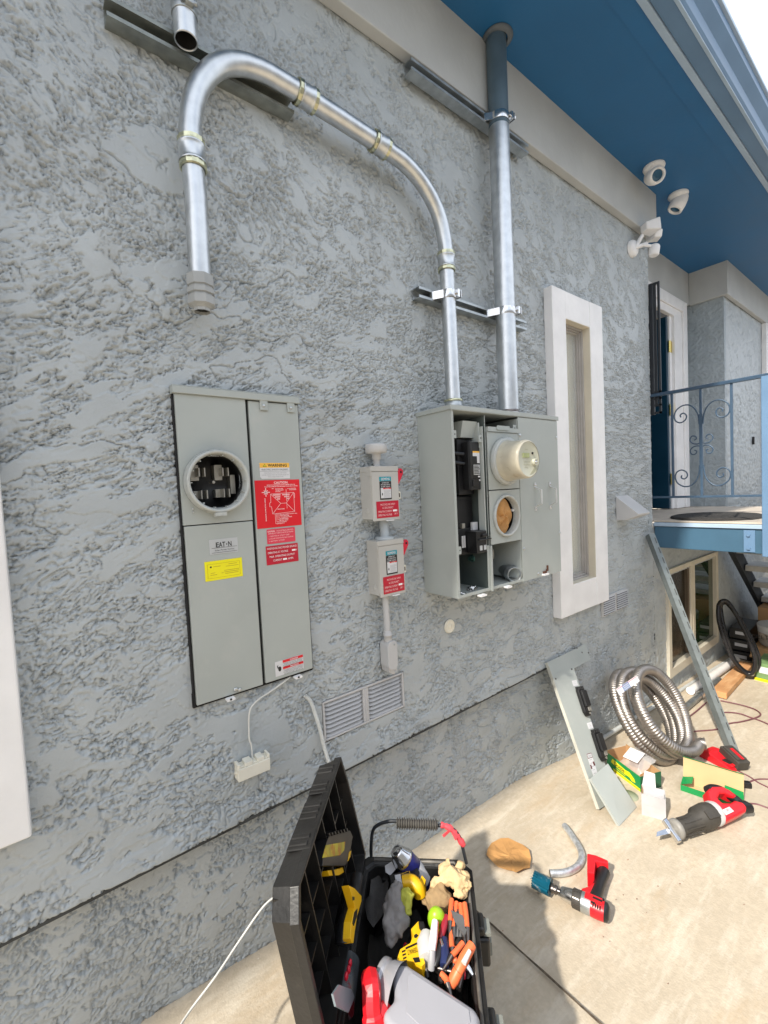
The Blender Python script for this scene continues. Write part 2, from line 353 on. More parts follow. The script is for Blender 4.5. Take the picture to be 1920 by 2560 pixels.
mb.box(4.87, 5.03, .30, .36, 1.0, 3.42); mb.box(3.4, 4.9, .30, .36, 3.00, 3.42)
mb.box(4.99, 5.04, 0, .299, 1.0, 3.42)              # porch side, facing the camera
mb.box(6.26, 12, .0, .05, 1.161, 3.42); mb.box(7.19, 12, .0, .05, -.5, 1.1605)
mb.build('wall', stucco2, house)
mb = MB()                                           # band under the eave
mb.box(-4, 3.402, -.045, -.002, 3.062, 3.40); mb.box(3.364, 3.402, -.002, .255, 3.062, 3.40)
mb.box(3.402, 4.95, .256, .298, 3.062, 3.40); mb.box(4.948, 4.988, -.04, .256, 3.062, 3.40); mb.box(4.988, 12, -.04, -.003, 3.062, 3.40)
mb.build('trim_band', bandm, house, bevel=.004)
mb = MB(); mb.box(-4, 12, -.50, .9, 3.352, 3.46); mb.build('soffit', blue, house)
mb = MB(); mb.box(-4, 12, -.43, -.426, 3.3485, 3.3515); mb.box(-4, 12, -.498, -.43, 3.346, 3.3515); mb.build('soffit_board', blue, house)
mb = MB()                                           # fascia and gutter
mb.box(-4, 12, -.528, -.501, 3.335, 3.50); mb.build('fascia', bluep, house, bevel=.003)
mb = MB(); g = [(-.530, 3.345), (-.530, 3.50), (-.534, 3.50), (-.534, 3.350), (-.600, 3.350), (-.606, 3.362), (-.612, 3.395), (-.640, 3.43), (-.640, 3.475), (-.652, 3.475), (-.652, 3.425), (-.618, 3.39), (-.612, 3.352), (-.604, 3.342)]
mb.prism([(-4, y, z) for y, z in g], (16, 0, 0)); mb.build('gutter', blue2, house)
mb = MB(); mb.box(-4, 12, -.604, -.590, 3.334, 3.341); mb.box(-4, 12, -.664, -.650, 3.466, 3.482); mb.build('gutter_lip', bluep, house, bevel=.002)
mb = MB(); mb.prism([(-4, -.50, 3.50), (-4, -.50, 3.54), (-4, 4.5, 4.9), (-4, 4.5, 3.47), (-4, .9, 3.47), (-4, .9, 3.505)], (16, 0, 0)); mb.box(-4, 12, 4.4, 4.5, -.4, 4.6); mb.box(-4.05, -4, .05, 4.5, -.4, 3.47); mb.build('roof', blackr, house)
mb = MB(); mb.prism([(x_, y_, z_) for x_, y_, z_ in ((-.5, -.003, LZ-.011), (-.5, -.003, LZ-.0005), (-.5, .05, LZ-.0005), (-.5, .05, LZ-.011))], (2.53, 0, 0)); mb.build('ledge_shadow', pm('ledge_shade', (.045, .048, .048), .8, 0, .3, 20), house)  # dark strip that paints in the shadow under the wall ledge
# narrow tall window with wide white trim
wn = MB(); x0, x1, z0, z1 = 2.088, 2.602, .772, 2.45; a, b, c, d = HW
wn.box(x0, a, -.048, 0, z0, z1); wn.box(b, x1, -.048, 0, z0, z1); wn.box(a, b, -.0465, 0, d, z1); wn.box(a, b, -.0465, 0, z0, c)
w1 = wn.build('window_trim', white, house, bevel=.003)
mb = MB(); mb.box(a-.012, a+.0015, -.044, .095, c, d); mb.box(b-.0015, b+.012, -.044, .095, c, d); mb.box(a+.0015, b-.0015, -.044, .095, d-.0015, d+.012); mb.box(a+.0015, b-.0015, -.044, .095, c-.012, c+.0015); mb.build('window_reveal', cream, w1)
mb = MB()
for k, (o_, y0, y1) in enumerate(((0, -.006, .040), (.014, .006, .038), (.024, .016, .037))):
    e = [.002, .012, .020][k]; f_ = [.012, .020, .028][k]
    mb.box(a+e, a+f_, y0, y1, c+e, d-e); mb.box(b-f_, b-e, y0, y1, c+e, d-e); mb.box(a+f_, b-f_, y0, y1, d-f_, d-e); mb.box(a+f_, b-f_, y0, y1, c+e, c+f_)
mb.build('window_frame', pm('frame_grey', (.42, .40, .38), .45), w1, bevel=.0015)
mb = MB(); mb.box(a+.028, b-.028, .026, .029, c+.028, d-.028)
gl = mb.build('pane', pm('pane_glass', (.85, .88, .85), .03, 0, .02, 3, spec=.8, alpha=.28, rvar=0), w1)
mb = MB(); N = 26; top = []
for i in range(N+1):
    x = a+.01+(b-a-.02)*i/N; top.append((x, .060+.012*math.sin(i*1.9)+.004*math.sin(i*4.1)))
for i in range(N): mb.add([(top[i][0], top[i][1], c), (top[i+1][0], top[i+1][1], c), (top[i+1][0], top[i+1][1], d), (top[i][0], top[i][1], d)], [(0, 1, 2, 3)], 0, True)
mb.box(a, b, .125, .13, c, d); mb.build('curtain', curtain, w1)
# left window, only its trim shows
mb = MB(); mb.box(-.19, -.052, -.046, .0, .760, 2.5); mb.box(-.95, -.19, -.0445, .0, .760, .90); mb.box(-.95, -.19, -.0445, 0, 2.36, 2.5); mb.box(-1.09, -.95, -.046, 0, .76, 2.5)
w0 = mb.build('window_trim', white, house, bevel=.004); mb = MB(); mb.box(-.95, -.19, -.012, -.008, .90, 2.36); mb.build('pane', glassd, w0)
# far window or post trim at the right edge
mb = MB(); mb.box(6.26, 6.42, -.045, -.001, 1.2, 3.06); mb.build('wall_trim', white, house, bevel=.004)
# basement window
mb = MB(); x0, x1, z0, z1 = 3.562, 4.675, -.006, .800
mb.box(x0, x0+.05, -.02, .05, z0, z1); mb.box(x1-.05, x1, -.02, .05, z0, z1); mb.box(x0+.05, x1-.05, -.0185, .05, z1-.035, z1); mb.box(x0+.05, x1-.05, -.0185, .05, z0, z0+.065)
mb.box(4.035, 4.125, -.012, .05, z0+.065, z1-.035); mb.box(4.068, 4.074, -.016, -.012, z0+.07, z1-.04)
bw = mb.build('basement_window', cream, house, bevel=.003)
mb = MB(); mb.box(4.0, 4.035, .0, .03, .07, .765); mb.build('screen_frame', pm('bronze', (.12, .09, .06), .5, .2), bw)
mb = MB(); mb.box(x0+.055, 4.03, .022, .026, .06, .765); mb.build('pane', pm('screen_glass', (.035, .030, .022), .25, 0, .15, 6), bw)
mb = MB(); mb.box(4.125, x1-.05, .010, .014, .06, .765); mb.build('pane', pm('green_glass', (.015, .035, .012), .03, 0, .2, 3, spec=1, rvar=0), bw)
mb = MB(); mb.box(3.5, 4.75, .2, .21, -.05, .85); mb.build('room_back', gapm, bw)
# vents in the wall
def wall_vent(x0, x1, z0, z1, n, dark=False):
    mb = MB(); xm = (x0+x1)/2; W2 = .008; y = -.004; rr = .02
    mb.box(x0, x1, .026, .03, z0, z1, 1)
    mb.box(x0, x0+W2, y, .028, z0, z1); mb.box(x1-W2, x1, y, .028, z0, z1); mb.box(x0+W2, x1-W2, y+.001, .028, z1-W2, z1); mb.box(x0+W2, x1-W2, y+.001, .028, z0, z0+W2); mb.box(xm-.012, xm+.012, y+.002, .028, z0+W2, z1-W2); mb.box(xm-.003, xm+.003, y-.001, .02, z0+W2, z1-W2)
    fr = mb.build('foundation_vent', [pgray_v, gapm], house, bevel=.002)
    h = (z1-z0-2*W2)/n
    for (p, q) in ((x0+W2, xm-.012), (xm+.012, x1-W2)):
        mb = MB()
        for i in range(n):
            zz = z0+W2+h*i; k = 7; sec = [(0.020-.022*j/k, zz+h*.98-h*.86*j/k-.10*h*math.sin(math.pi*j/k)*-1) for j in range(k+1)]
            P1 = [(p+.001, yy, z_) for yy, z_ in sec]; vs = []
            M_ = 10
            for t in range(M_+1):
                xx = p+.001+(q-p-.002)*t/M_; e = min(t, M_-t)/M_; lift = .0 if 0 < t < M_ else .35*h
                for yy, z_ in sec: vs.append((xx, yy+(.006 if t in (0, M_) else 0), z_+lift*.3))
            kk = k+1; mb.add(vs, [(t*kk+j, t*kk+j+1, (t+1)*kk+j+1, (t+1)*kk+j) for t in range(M_) for j in range(k)], 0, True)
        mb.build('louvre', pgray_v, fr)
    return fr
pgray_v = pm('vent_paint', (.52, .52, .52), .5, 0, .05, 8)
wall_vent(.703, 1.055, .653, .788, 8)
# the far vent sits on the face of the wall
mb = MB(); mb.box(2.596, 2.925, -.012, 0, .664, .780); mb.box(2.60, 2.752, -.0135, -.011, .669, .775, 0)
fv = mb.build('foundation_vent', pgray_v, house, bevel=.004)
for (p, q) in ((2.603, 2.748), (2.772, 2.918)):
    mb = MB()
    for i in range(8):
        z = .671+.0132*i; mb.box(p, q, -.0150, -.0142, z, z+.0045, 1); mb.prism([(p, -.012, z+.0045), (p, -.020, z+.006), (p, -.012, z+.0125)], (q-p, 0, 0), 0)
    mb.build('louvre', [pgray_v, gapm], fv)
# round white rosette on the wall
# porch door in the recess
mb = MB(); fx0, fx1 = 3.40, 4.86
mb.box(4.60, 4.83, .262, .299, 1.18, 3.00); mb.box(3.36, 4.60, .262, .299, 2.90, 3.00); mb.box(4.775, 4.865, .245, .262, 1.18, 3.06); mb.box(3.40, 4.775, .246, .262, 2.965, 3.06)
mb.box(4.55, 4.60, .285, .42, 1.18, 2.90); mb.box(3.43, 3.60, .27, .31, 1.18, 2.90)
df = mb.build('door_frame', white, house, bevel=.004)
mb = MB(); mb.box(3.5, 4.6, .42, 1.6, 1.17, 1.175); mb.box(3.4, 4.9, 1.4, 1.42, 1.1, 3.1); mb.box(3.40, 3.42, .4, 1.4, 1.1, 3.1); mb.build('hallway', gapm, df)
dr = MB(); dr.box(4.515, 4.552, .30, 1.12, 1.185, 2.89); door = dr.build('door', navy, house, bevel=.003)
for z in (1.40, 2.02, 2.58):
    mb = MB(); mb.cyl((4.548, .288, z), (4.548, .288, z+.10), .010, 12); mb.box(4.55, 4.60, .283, .2855, z, z+.10); mb.build('hinge', brass, door, bevel=.001)
nb = thing('sky_blocker', 'plain unseen wall added behind the camera to block low sky light', 'wall', (2, -5, -.2)); MB().box(-9, 14, -5.2, -5.0, -.6, 3.4).build('added_panel', pm('blocker_grey', (.45, .44, .42), .9, 0, .1, 3), nb)  # unseen slab added behind the camera to cut the low sky light
# wall behind the door opening's left part
# ------------------------------------------------------------------ left meter-main panel
def sticker(name, parent, x0, x1, z0, z1, y, mats, M=None, rad=.0, th=.0008):
    """flat label facing -y; returns builder so lettering can be added at y-th-..."""
    mb = MB(M)
    if rad: mb.rrect(x0, x1, z0, z1, y-th, y, rad)
    else: mb.box(x0, x1, y-th, y, z0, z1)
    return mb
t = thing('electrical_panel', 'tall pale grey electrical panel with an empty round meter socket and red and yellow labels', 'electrical panel', (.49, 0, .918))
X0, X1, ZB, ZT, PY = .309, .666, .919, 1.757, -.022
mb = MB(); mb.box(X0-.004, X0, -.014, .01, ZB-.008, ZT+.01); mb.box(X1-.001, X1+.004, -.016, .01, ZB-.004, ZT+.01); mb.box(X0-.006, X1+.004, -.012, .0, ZB-.008, ZB+.03); mb.box(X0, X1, -.006, .0, ZB, 1.442, 1); mb.box(X0, X1, -.006, .0, 1.604, ZT, 1); mb.box(.482, X1, -.006, .0, 1.442, 1.604, 1); mb.box(.499, .507, -.014, -.006, ZB, ZT, 1)
mb.build('enclosure', [gapm, gapm], t)
mb = MB(); mb.box(X0-.006, X1+.003, -.030, -.002, 1.757, 1.776); mb.box(X0-.006, X1+.003, -.0285, 0, 1.776, 1.779); mb.build('top_cap', pgray, t, bevel=.002)
def plate_hole(mb, x0, x1, z0, z1, y0, y1, cx, cz, r, n=48, m=0):
    ring = [(cx+r*math.cos(2*math.pi*i/n), cz+r*math.sin(2*math.pi*i/n)) for i in range(n)]; o = []
    for i in range(n):
        a = 2*math.pi*i/n; c, s = math.cos(a), math.sin(a)
        k = min((x1-cx)/c if c > 1e-6 else (x0-cx)/c if c < -1e-6 else 9, (z1-cz)/s if s > 1e-6 else (z0-cz)/s if s < -1e-6 else 9)
        o.append((cx+c*k, cz+s*k))
    # snap nearest to corners
    for q in ((x0, z0), (x1, z0), (x0, z1), (x1, z1)):
        j = min(range(n), key=lambda i: (o[i][0]-q[0])**2+(o[i][1]-q[1])**2); o[j] = q
    vs = [(p[0], y0, p[1]) for p in ring]+[(p[0], y0, p[1]) for p in o]+[(p[0], y1, p[1]) for p in ring]+[(p[0], y1, p[1]) for p in o]; fs = []
    for i in range(n):
        j = (i+1) % n; fs += [(i, j, n+j, n+i), (2*n+i, 3*n+i, 3*n+j, 2*n+j), (i, 2*n+i, 2*n+j, j), (n+i, n+j, 3*n+j, 3*n+i)]
    mb.add(vs, fs, m)
CX, CZ = .402, 1.523
mb = MB(); plate_hole(mb, X0, .4985, 1.409, ZT, PY-.001, -.008, CX, CZ, .076); mb.build('meter_cover', pgray, t, bevel=.001)
mb = MB(); mb.box(X0+.002, .4985, PY, -.008, ZB, 1.406); c1 = mb.build('lower_cover', pgray, t, bevel=.0015)
mb = MB(); mb.box(.5075, X1, PY, -.008, ZB+.001, ZT-.003); c2 = mb.build('breaker_door', pgray, t, bevel=.0015)
mb = MB(); mb.lathe([(.078, .0), (.087, .002), (.0875, .012), (.084, .020), (.0855, .024), (.0845, .030), (.081, .032), (.0765, .030), (.0755, .022), (.0735, .018), (.0735, .0)], (CX, -.023, CZ), (0, -1, 0), 64)
for i in range(14):
    a = 2*math.pi*i/14+.2; c, s = math.cos(a), math.sin(a); mb.box(-.0010, .0010, -.048, -.030, .0700, .0765, 0, Matrix.Translation((CX, 0, CZ)) @ Matrix.Rotation(a, 4, 'Y'))
mb.box(CX-.018, CX+.012, -.056, -.040, CZ-.094, CZ-.084)
ring = mb.build('meter_ring', plclear, t)
mb = MB(); mb.lathe([(.076, 0), (.076, -.075), (0, -.075)], (CX, -.020, CZ), (0, -1, 0), 48); sk = mb.build('socket_well', black, t)
for (x, z, w, h) in ((CX-.043, CZ+.028, .022, .044), (CX+.022, CZ+.028, .022, .044), (CX-.040, CZ-.034, .018, .022), (CX+.022, CZ-.032, .022, .024)):
    mb = MB(); mb.box(x-w/2, x+w/2, .025, .05, z-h/2, z+h/2)
    for e in (-.008, .007): mb.box(x+e+.010, x+e+.0135, -.006, .026, z-.012, z+.012)
    mb.build('jaw', conn, sk, bevel=.0006)
mb = MB(); mb.box(CX+.050, CX+.064, .01, .04, CZ-.035, CZ+.02); mb.box(CX-.071, CX-.062, .01, .04, CZ-.02, CZ); mb.cyl((CX, .0, CZ), (CX, .03, CZ), .004, 12)
mb.build('bonding_strap', conn, sk, bevel=.0006)
for x in (.553, .640):
    mb = MB(); mb.box(x-.012, x+.012, PY-.006, PY-.001, ZT-.028, ZT+.006); screw(mb, x-.002, PY-.0065, ZT-.015, .0045, 1); mb.build('latch', [pgray, galv], t, bevel=.001)
for x, z in ((.397, ZB-.004), (.607, ZB-.004)):
    mb = MB(); mb.rrect(x-.011, x+.013, z-.006, z+.001, PY-.016, PY-.001, .003); mb.cyl((x, PY-.016, z-.001), (x, PY-.0175, z-.001), .003, 10, 1); mb.build('hasp', [white, gapm], t)
mb = MB(); screw(mb, .417, PY-.001, ZB+.012, .006); screw(mb, .428, PY-.001, ZB+.008, .005); screw(mb, .335, -.024, 1.452, .0025); screw(mb, .335, -.024, 1.443, .0025); mb.build('screw', galv, c1)
Y = PY-.0003
mb = sticker('l', t, .371, .450, 1.323, 1.364, Y, None)
k = 1
mb.text('E', .0135, (.3925, Y-.0012, 1.3485), 1, wmax=.0085, bold=.03); mb.text('A', .0135, (.4015, Y-.0012, 1.3485), 1, wmax=.0095, bold=.03); mb.text('T', .0135, (.4105, Y-.0012, 1.3485), 1, wmax=.0085, bold=.03); mb.cyl((.4185, Y-.0008, 1.348), (.4185, Y-.0014, 1.348), .0018, 12, 1); mb.text('N', .0135, (.4275, Y-.0012, 1.3485), 1, wmax=.0095, bold=.03)
mb.box(.377, .4475, Y-.0013, Y-.0008, 1.3395, 1.3403, 1); mb.box(.377, .4475, Y-.0013, Y-.0008, 1.3265, 1.3273, 1); mb.text('Solar Power Center', .0042, (.4125, Y-.0012, 1.3335), 1, wmax=.054)
mb.build('maker_label', [silv, pblack], c1)
mb = sticker('l', t, .355, .459, 1.251, 1.305, Y, None)
for a, b, c, d in ((.362, .452, 1.2965, 1.297), (.362, .452, 1.2575, 1.258), (.362, .3626, 1.258, 1.2965), (.4514, .452, 1.258, 1.2965)): mb.box(a, b, Y-.0012, Y-.0008, c, d, 1)
mb.box(.369, .3735, Y-.0013, Y-.0008, 1.2865, 1.291, 2)
for i, (x, z, w) in enumerate(((.388, 1.289, .020), (.432, 1.2915, .024), (.430, 1.286, .036), (.376, 1.272, .012), (.378, 1.2665, .018), (.428, 1.275, .042), (.428, 1.2705, .042), (.428, 1.266, .038), (.402, 1.269, .006))): mb.box(x-w/2, x+w/2, Y-.0012, Y-.0008, z-.0006, z+.0006, 1)
mb.build('yellow_label', [yellow, pm('print_ochre', (.45, .34, .02), .5), pblack], c1)
mb = MB(); mb.prism([(.534, Y, 1.528), (.625, Y, 1.527), (.625, Y, 1.575), (.529, Y, 1.575), (.529, Y, 1.534)], (0, -.0008, 0))
mb.box(.5295, .6245, Y-.0012, Y-.0008, 1.5605, 1.5745, 1); mb.text('WARNING', .0085, (.586, Y-.0015, 1.5675), 2, wmax=.062, bold=.03)
mb.prism([(.539, Y-.0012, 1.5635), (.551, Y-.0012, 1.5635), (.545, Y-.0012, 1.572)], (0, -.0005, 0), 2); mb.prism([(.541, Y-.0017, 1.5645), (.549, Y-.0017, 1.5645), (.545, Y-.0017, 1.5705)], (0, -.0003, 0), 3); mb.box(.5447, .5453, Y-.0023, Y-.0020, 1.5655, 1.5692, 2)
mb.text('ELECTRIC SHOCK HAZARD', .0042, (.577, Y-.0012, 1.555), 2, wmax=.083); mb.box(.5295, .6245, Y-.0012, Y-.0008, 1.5497, 1.5502, 2)
for i, s in enumerate(('TERMINALS ON THE LINE AND', 'LOAD SIDES MAY BE ENERGIZED IN', 'THE OPEN POSITION')): mb.text(s, .0031, (.578, Y-.0012, 1.5447-.0058*i), 4, wmax=(.072, .086, .05)[i])
mb.build('warning_label', [wlab, orange, pblack, yellow, pgreyp], c2)
mb = sticker('l', t, .511, .6555, 1.3815, 1.5235, Y, None); y = Y-.0012
mb.text('CAUTION:', .0068, (.594, y, 1.5155), 1, wmax=.046, bold=.04)
def pl(p, w=.0010, m=1):
    for (a, b), (c, d) in zip(p[:-1], p[1:]):
        dx, dz = c-a, d-b; L_ = math.hypot(dx, dz) or 1; nx, nz2 = -dz/L_*w/2, dx/L_*w/2
        mb.prism([(a+nx, y+.0003, b+nz2), (c+nx, y+.0003, d+nz2), (c-nx, y+.0003, d-nz2), (a-nx, y+.0003, b-nz2)], (0, -.0006, 0), m)
for s, z, w in (('POWER TO THIS BUILDING IS ALSO SUPPLIED FROM THE', 1.5085, .092), ('FOLLOWING SOURCES WITH DISCONNECTS LOCATED AS SHOWN', 1.5038, .108)): mb.text(s, .0026, (.594, y, z), 1, wmax=w, bold=.05)
for s, x, z, w in (('PV', .566, 1.498, .006), ('ELECTRICAL PANEL', .587, 1.4965, .026), ('AC DISCONNECT', .588, 1.4925, .026), ('LOCATION', .582, 1.4885, .016), ('ROOF MOUNTED', .628, 1.4965, .028), ('SOLAR ARRAY', .632, 1.4925, .024)): mb.text(s, .0026, (x, y, z), 1, wmax=w, bold=.05)
A = (.558, 1.482); B = (.634, 1.484); C_ = (.634, 1.425); D = (.561, 1.422); E1 = (.589, 1.4525); E2 = (.607, 1.4525)
pl([A, B, (.634, 1.468), (.6365, 1.468), (.6365, 1.4825)]); pl([(.634, 1.468), C_, D, (.559, 1.444), (.5535, 1.444), (.5535, 1.456), (.5575, 1.456), A]); pl([A, E1, D]); pl([B, E2, C_]); pl([E1, E2]); pl([(.609, 1.496), (.609, 1.458)]); pl([(.609, 1.452), (.609, 1.436)])
for r_, (xa, n) in enumerate(((.566, 7), (.572, 5), (.578, 3))):
    for i in range(n):
        for xo in (0, .032):
            x = xa+.0035*i+xo-(.002 if xo else 0); mb.box(x, x+.0022, y-.0003, y+.0003, 1.4765-.0062*r_, 1.4808-.0062*r_, 1)
mb.text('SERVICE PANEL', .0026, (.589, y, 1.4355), 1, wmax=.024, bold=.05)
for i in range(5): pl([(.569+.004*i, 1.422), (.569+.004*i, 1.392+.0055*i), (.578+.003*i, 1.392+.0055*i)], .0009)
for i, (x, w) in enumerate(((.614, .056), (.601, .028), (.606, .036), (.597, .030), (.596, .028), (.590, .032), (.585, .026))): mb.text(('AC DISCONNECT NORTH WALL', 'INVERTER', 'COMBINER PANEL', 'SUBPANEL', 'METER MAIN', 'PV DISCONNECT', 'UTILITY')[i], .0026, (x, y, 1.419-.0045*i), 1, wmax=w, bold=.05)
for i in range(8):
    a = math.pi*i/4; q = .0128 if i % 2 == 0 else .008; pl([(.5435, 1.4875), (.5435+q*math.cos(a), 1.4875+q*math.sin(a))], .0022)
mb.text('STREET HOUSE FRONT ENTRANCE', .003, (.5395, y, 1.436), 1, right=(0, 0, -1), up=(1, 0, 0), wmax=.068, bold=.05)
mb.build('solar_map_label', [red, pink], c2)
mb = sticker('l', t, .539, .631, 1.333, 1.377, Y, None, rad=.003)
mb.text('CAUTION:', .0040, (.553, y, 1.3705), 1, wmax=.024, bold=.05)
for i, (s, x, z, w) in enumerate((('THIS ELECTRICAL SERVICE IS', .597, 1.3705, .056), ('SUPPLIED BY THREE SOURCES OF POWER', .584, 1.3640, .082), ('1. ELECTRICAL UTILITY GRID', .578, 1.3560, .066), ('2. SOLAR PHOTOVOLTAIC SYSTEM', .584, 1.3485, .080), ('3. BATTERY SYSTEM', .569, 1.3410, .050))): mb.text(s, .0040, (x, y, z), 1, wmax=w)
mb.build('caution_label', [red2, pink], c2)
mb = sticker('l', t, .533, .6375, 1.2705, 1.327, Y, None)
for s, x, z, w in (('PHOTOVOLTAIC POWER SOURCE', .585, 1.3190, .096), ('OPERATING AC VOLTAGE', .571, 1.3065, .066), ('V', .6325, 1.3065, .004), ('MAX. OPERATING OUTPUT', .584, 1.2945, .082), ('CURRENT', .568, 1.2825, .028), ('AMPS', .611, 1.2825, .018)): mb.text(s, .0058, (x, y, z), 1, wmax=w)
mb.box(.617, .629, y-.0003, y+.0003, 1.3040, 1.3090, 1); mb.box(.5855, .5985, y-.0003, y+.0003, 1.280, 1.285, 1); mb.build('voltage_label', [red3, pwhite], c2)
mb = sticker('l', t, .539, .6335, .930, .975, Y, None)
ro = 2
mb.box(.5640, .6328, y, y+.0004, .9665, .9745, 1); mb.box(.5640, .6328, y, y+.0004, .9465, .9540, 1); mb.text('DANGER', .0045, (.602, y-.0003, .9705), 0, wmax=.028, bold=.03); mb.text('PELIGRO', .0045, (.602, y-.0003, .9503), 0, wmax=.028, bold=.03)
for i in range(5):
    for z in (.9645, .9440): mb.text('HAZARD OF ELECTRIC SHOCK OR BURN TURN OFF POWER'[i*6:i*6+26], .0022, (.598, y, z-.0025-.0032*i+.002), 2, wmax=.064)
mb.ball((.5535, y, .951), .0052, 2, 10, None, (1, .06, 1.5)); mb.prism([(.545, y, .962), (.549, y, .964), (.547, y, .958), (.551, y, .957), (.556, y, .946), (.550, y, .953), (.546, y, .955)], (0, -.0004, 0), 2)
mb.build('danger_label', [wlab, red, pblack], c2)
# ------------------------------------------------------------------ two fused disconnect switches
def disconnect(x0, x1, z0, z1, PYd, label, loc):
    t = thing('disconnect_switch', label, 'disconnect switch', (x0, 0, z0), group='safety switches on the wall'); w = x1-x0; h = z1-z0
    mb = MB(); mb.box(x0+.001, x1-.001, PYd+.004, 0, z0+.004, z1-.004)
    mb.lathe([(.0135, 0), (.0135, .0012), (.0118, .0012), (.0118, .0004), (.0085, .0004), (.0085, .0014), (0, .0014)], (x0+.001, PYd*.5, z0+.030), (-1, 0, 0), 24)
    mb.build('enclosure', dgray, t, bevel=.002)
    mb = MB(); mb.box(x0+.003, x1+.001, PYd-.001, PYd+.006, z0-.003, z1-.019); dr_ = mb.build('door', dgray, t, bevel=.0015)
    mb = MB(); mb.box(x0, x1+.001, PYd-.003, -.001, z1-.018, z1)
    mb.prism([(x0-.0012, PYd-.002, z1-.002), (x0-.0012, PYd+.032, z1-.002), (x0-.0012, PYd+.030, z1-.014), (x0-.0012, PYd+.024, z1-.030), (x0-.0012, PYd+.012, z1-.034), (x0-.0012, PYd-.002, z1-.034)], (.0035, 0, 0))
    mb.build('rain_hood', dgray, t, bevel=.0012)
    mb = MB(); hx = x1+.001; hy = PYd+.016; mb.cyl((hx-.003, hy+.01, z1-.045), (hx+.006, hy+.01, z1-.045), .011, 16)
    mb.prism([(hx, hy, z1-.068), (hx+.006, hy, z1-.064), (hx+.028, hy, z1-.028), (hx+.029, hy, z1-.016), (hx+.022, hy, z1-.008), (hx+.010, hy, z1-.008), (hx+.001, hy, z1-.020)], (0, -.013, 0)); mb.cyl((hx+.017, hy-.0132, z1-.021), (hx+.017, hy-.0138, z1-.021), .0042, 12, 1)
    mb.build('handle', [redh, gapm], t, bevel=.0025)
    mb = MB(); zc = z0+.085; mb.rrect(x1+.001, x1+.0125, zc-.017, zc+.010, PYd+.004, PYd+.007, .005); mb.rrect(x1+.0045, x1+.0095, zc-.011, zc+.004, PYd+.0034, PYd+.0042, .0022, 1); mb.build('hasp', [ivory, gunm], t)
    mb = MB(); mb.box(x0+w*.48, x0+w*.75, PYd-.006, PYd+.002, z0-.0055, z0-.003); mb.build('latch', white, t, bevel=.0008)
    y = PYd-.0015; fx = lambda u: x0+.0+w*u; fz = lambda v: z0+h*v
    a, b = fx(.29), fx(.72); c, d = fz(.375), fz(.80)
    mb = sticker('l', t, a, b, c, d-.016, y, None, rad=.002); mb.box(a, b, y-.0010, y-.0002, d-.0145, d, 1)
    mb.text('SIEMENS', .0085, ((a+b)/2, y-.0013, d-.0075), 2, wmax=(b-a)*.76, bold=.03)
    for i, s in enumerate(('GENERAL DUTY', 'ENCLOSED SWITCH', '60 AMP. 240VAC')): mb.text(s, .0042, ((a+b)/2, y-.0012, d-.0205-.0068*i), 2, wmax=(b-a)*(.62, .8, .8)[i], bold=.02)
    mb.box(a+.0035, b-.0025, y-.0012, y-.0007, c+.005, d-.0385, 2); mb.box(a+.014, b-.0025, y-.0014, y-.0011, d-.0425, d-.0385, 3); mb.text('DANGER', .0028, ((a+b)/2+.006, y-.0016, d-.0405), 2, wmax=.016)
    mb.ball((a+.0095, y-.0014, c+.019), .0028, 0, 8, None, (.8, .1, 1.7))
    for i in range(8): mb.box(a+.016, b-.005-(.006 if i % 3 == 2 else 0), y-.0014, y-.0011, c+.008+.0032*i, c+.0089+.0032*i, 4)
    mb.build('rating_label', [pblack, teal, wlab, red, pgreyp], dr_)
    a, b = fx(.14), fx(.965); c, d = fz(.035), fz(.345)
    mb = sticker('l', t, a, b, c, d, y, None); m_ = (a+b)/2
    for s, x, z, q in (('PHOTOVOLTAIC ARRAY', m_, .80, .66), ('AC DISCONNECT', m_, .60, .50), ('OPERATING CURRENT', a+(b-a)*.36, .38, .62), ('A', b-.006, .40, .03), ('OPERATING VOLTAGE', a+(b-a)*.36, .17, .62), ('240 V', b-.014, .20, .15)): mb.text(s, .0068, (x, y-.0012, c+(d-c)*z), 1, wmax=(b-a)*q)
    mb.box(b-.027, b-.010, y-.0013, y-.0008, c+(d-c)*.34, c+(d-c)*.45, 2); mb.build('warning_label', [red3, pink, pwhite], dr_)
    return t
disconnect(.9025, 1.0215, 1.375, 1.560, -.065, 'upper beige safety switch with a red handle, under a round conduit fitting', 0)
disconnect(.916, 1.031, 1.109, 1.303, -.065, 'lower beige safety switch with a red handle, above a thin conduit', 0)
t = thing('conduit_fitting', 'small round painted fitting standing on top of the upper safety switch', 'conduit fitting', (.955, -.03, 1.56))
mb = MB(); mb.lathe([(0, .078), (.036, .078), (.038, .074), (.038, .050), (.034, .047), (.016, .045), (.016, .026), (.012, .024), (.012, 0)], (.953, -.036, 1.560), (0, 0, 1), 28); mb.box(.935, .99, -.03, 0, 1.61, 1.635); mb.build('fitting_body', pgray_v, t)
t = thing('conduit_nipple', 'short painted nipple between the two safety switches', 'conduit fitting', (.972, -.03, 1.303))
mb = MB(); mb.lathe([(.034, 0), (.034, .006), (.029, .009), (.016, .010), (.016, .08)], (.974, -.034, 1.3035), (0, 0, 1), 28); mb.build('nipple_body', stucco, t)
t = thing('thin_conduit', 'thin painted conduit running from the lower safety switch down to an angled fitting', 'conduit', (.965, -.035, .81))
mb = MB(); mb.cyl((.9645, -.032, 1.106), (.9665, -.032, .965), .0115, 20); mb.build('pipe', pgray_v, t)
mb = MB(); mb.lathe([(.0145, 0), (.0145, .020), (.0165, .021), (.0165, .027), (.0145, .028), (.0145, .036), (.012, .040)], (.967, -.032, .935), (0, 0, 1), 24); mb.build('coupling', pgray_v, t)
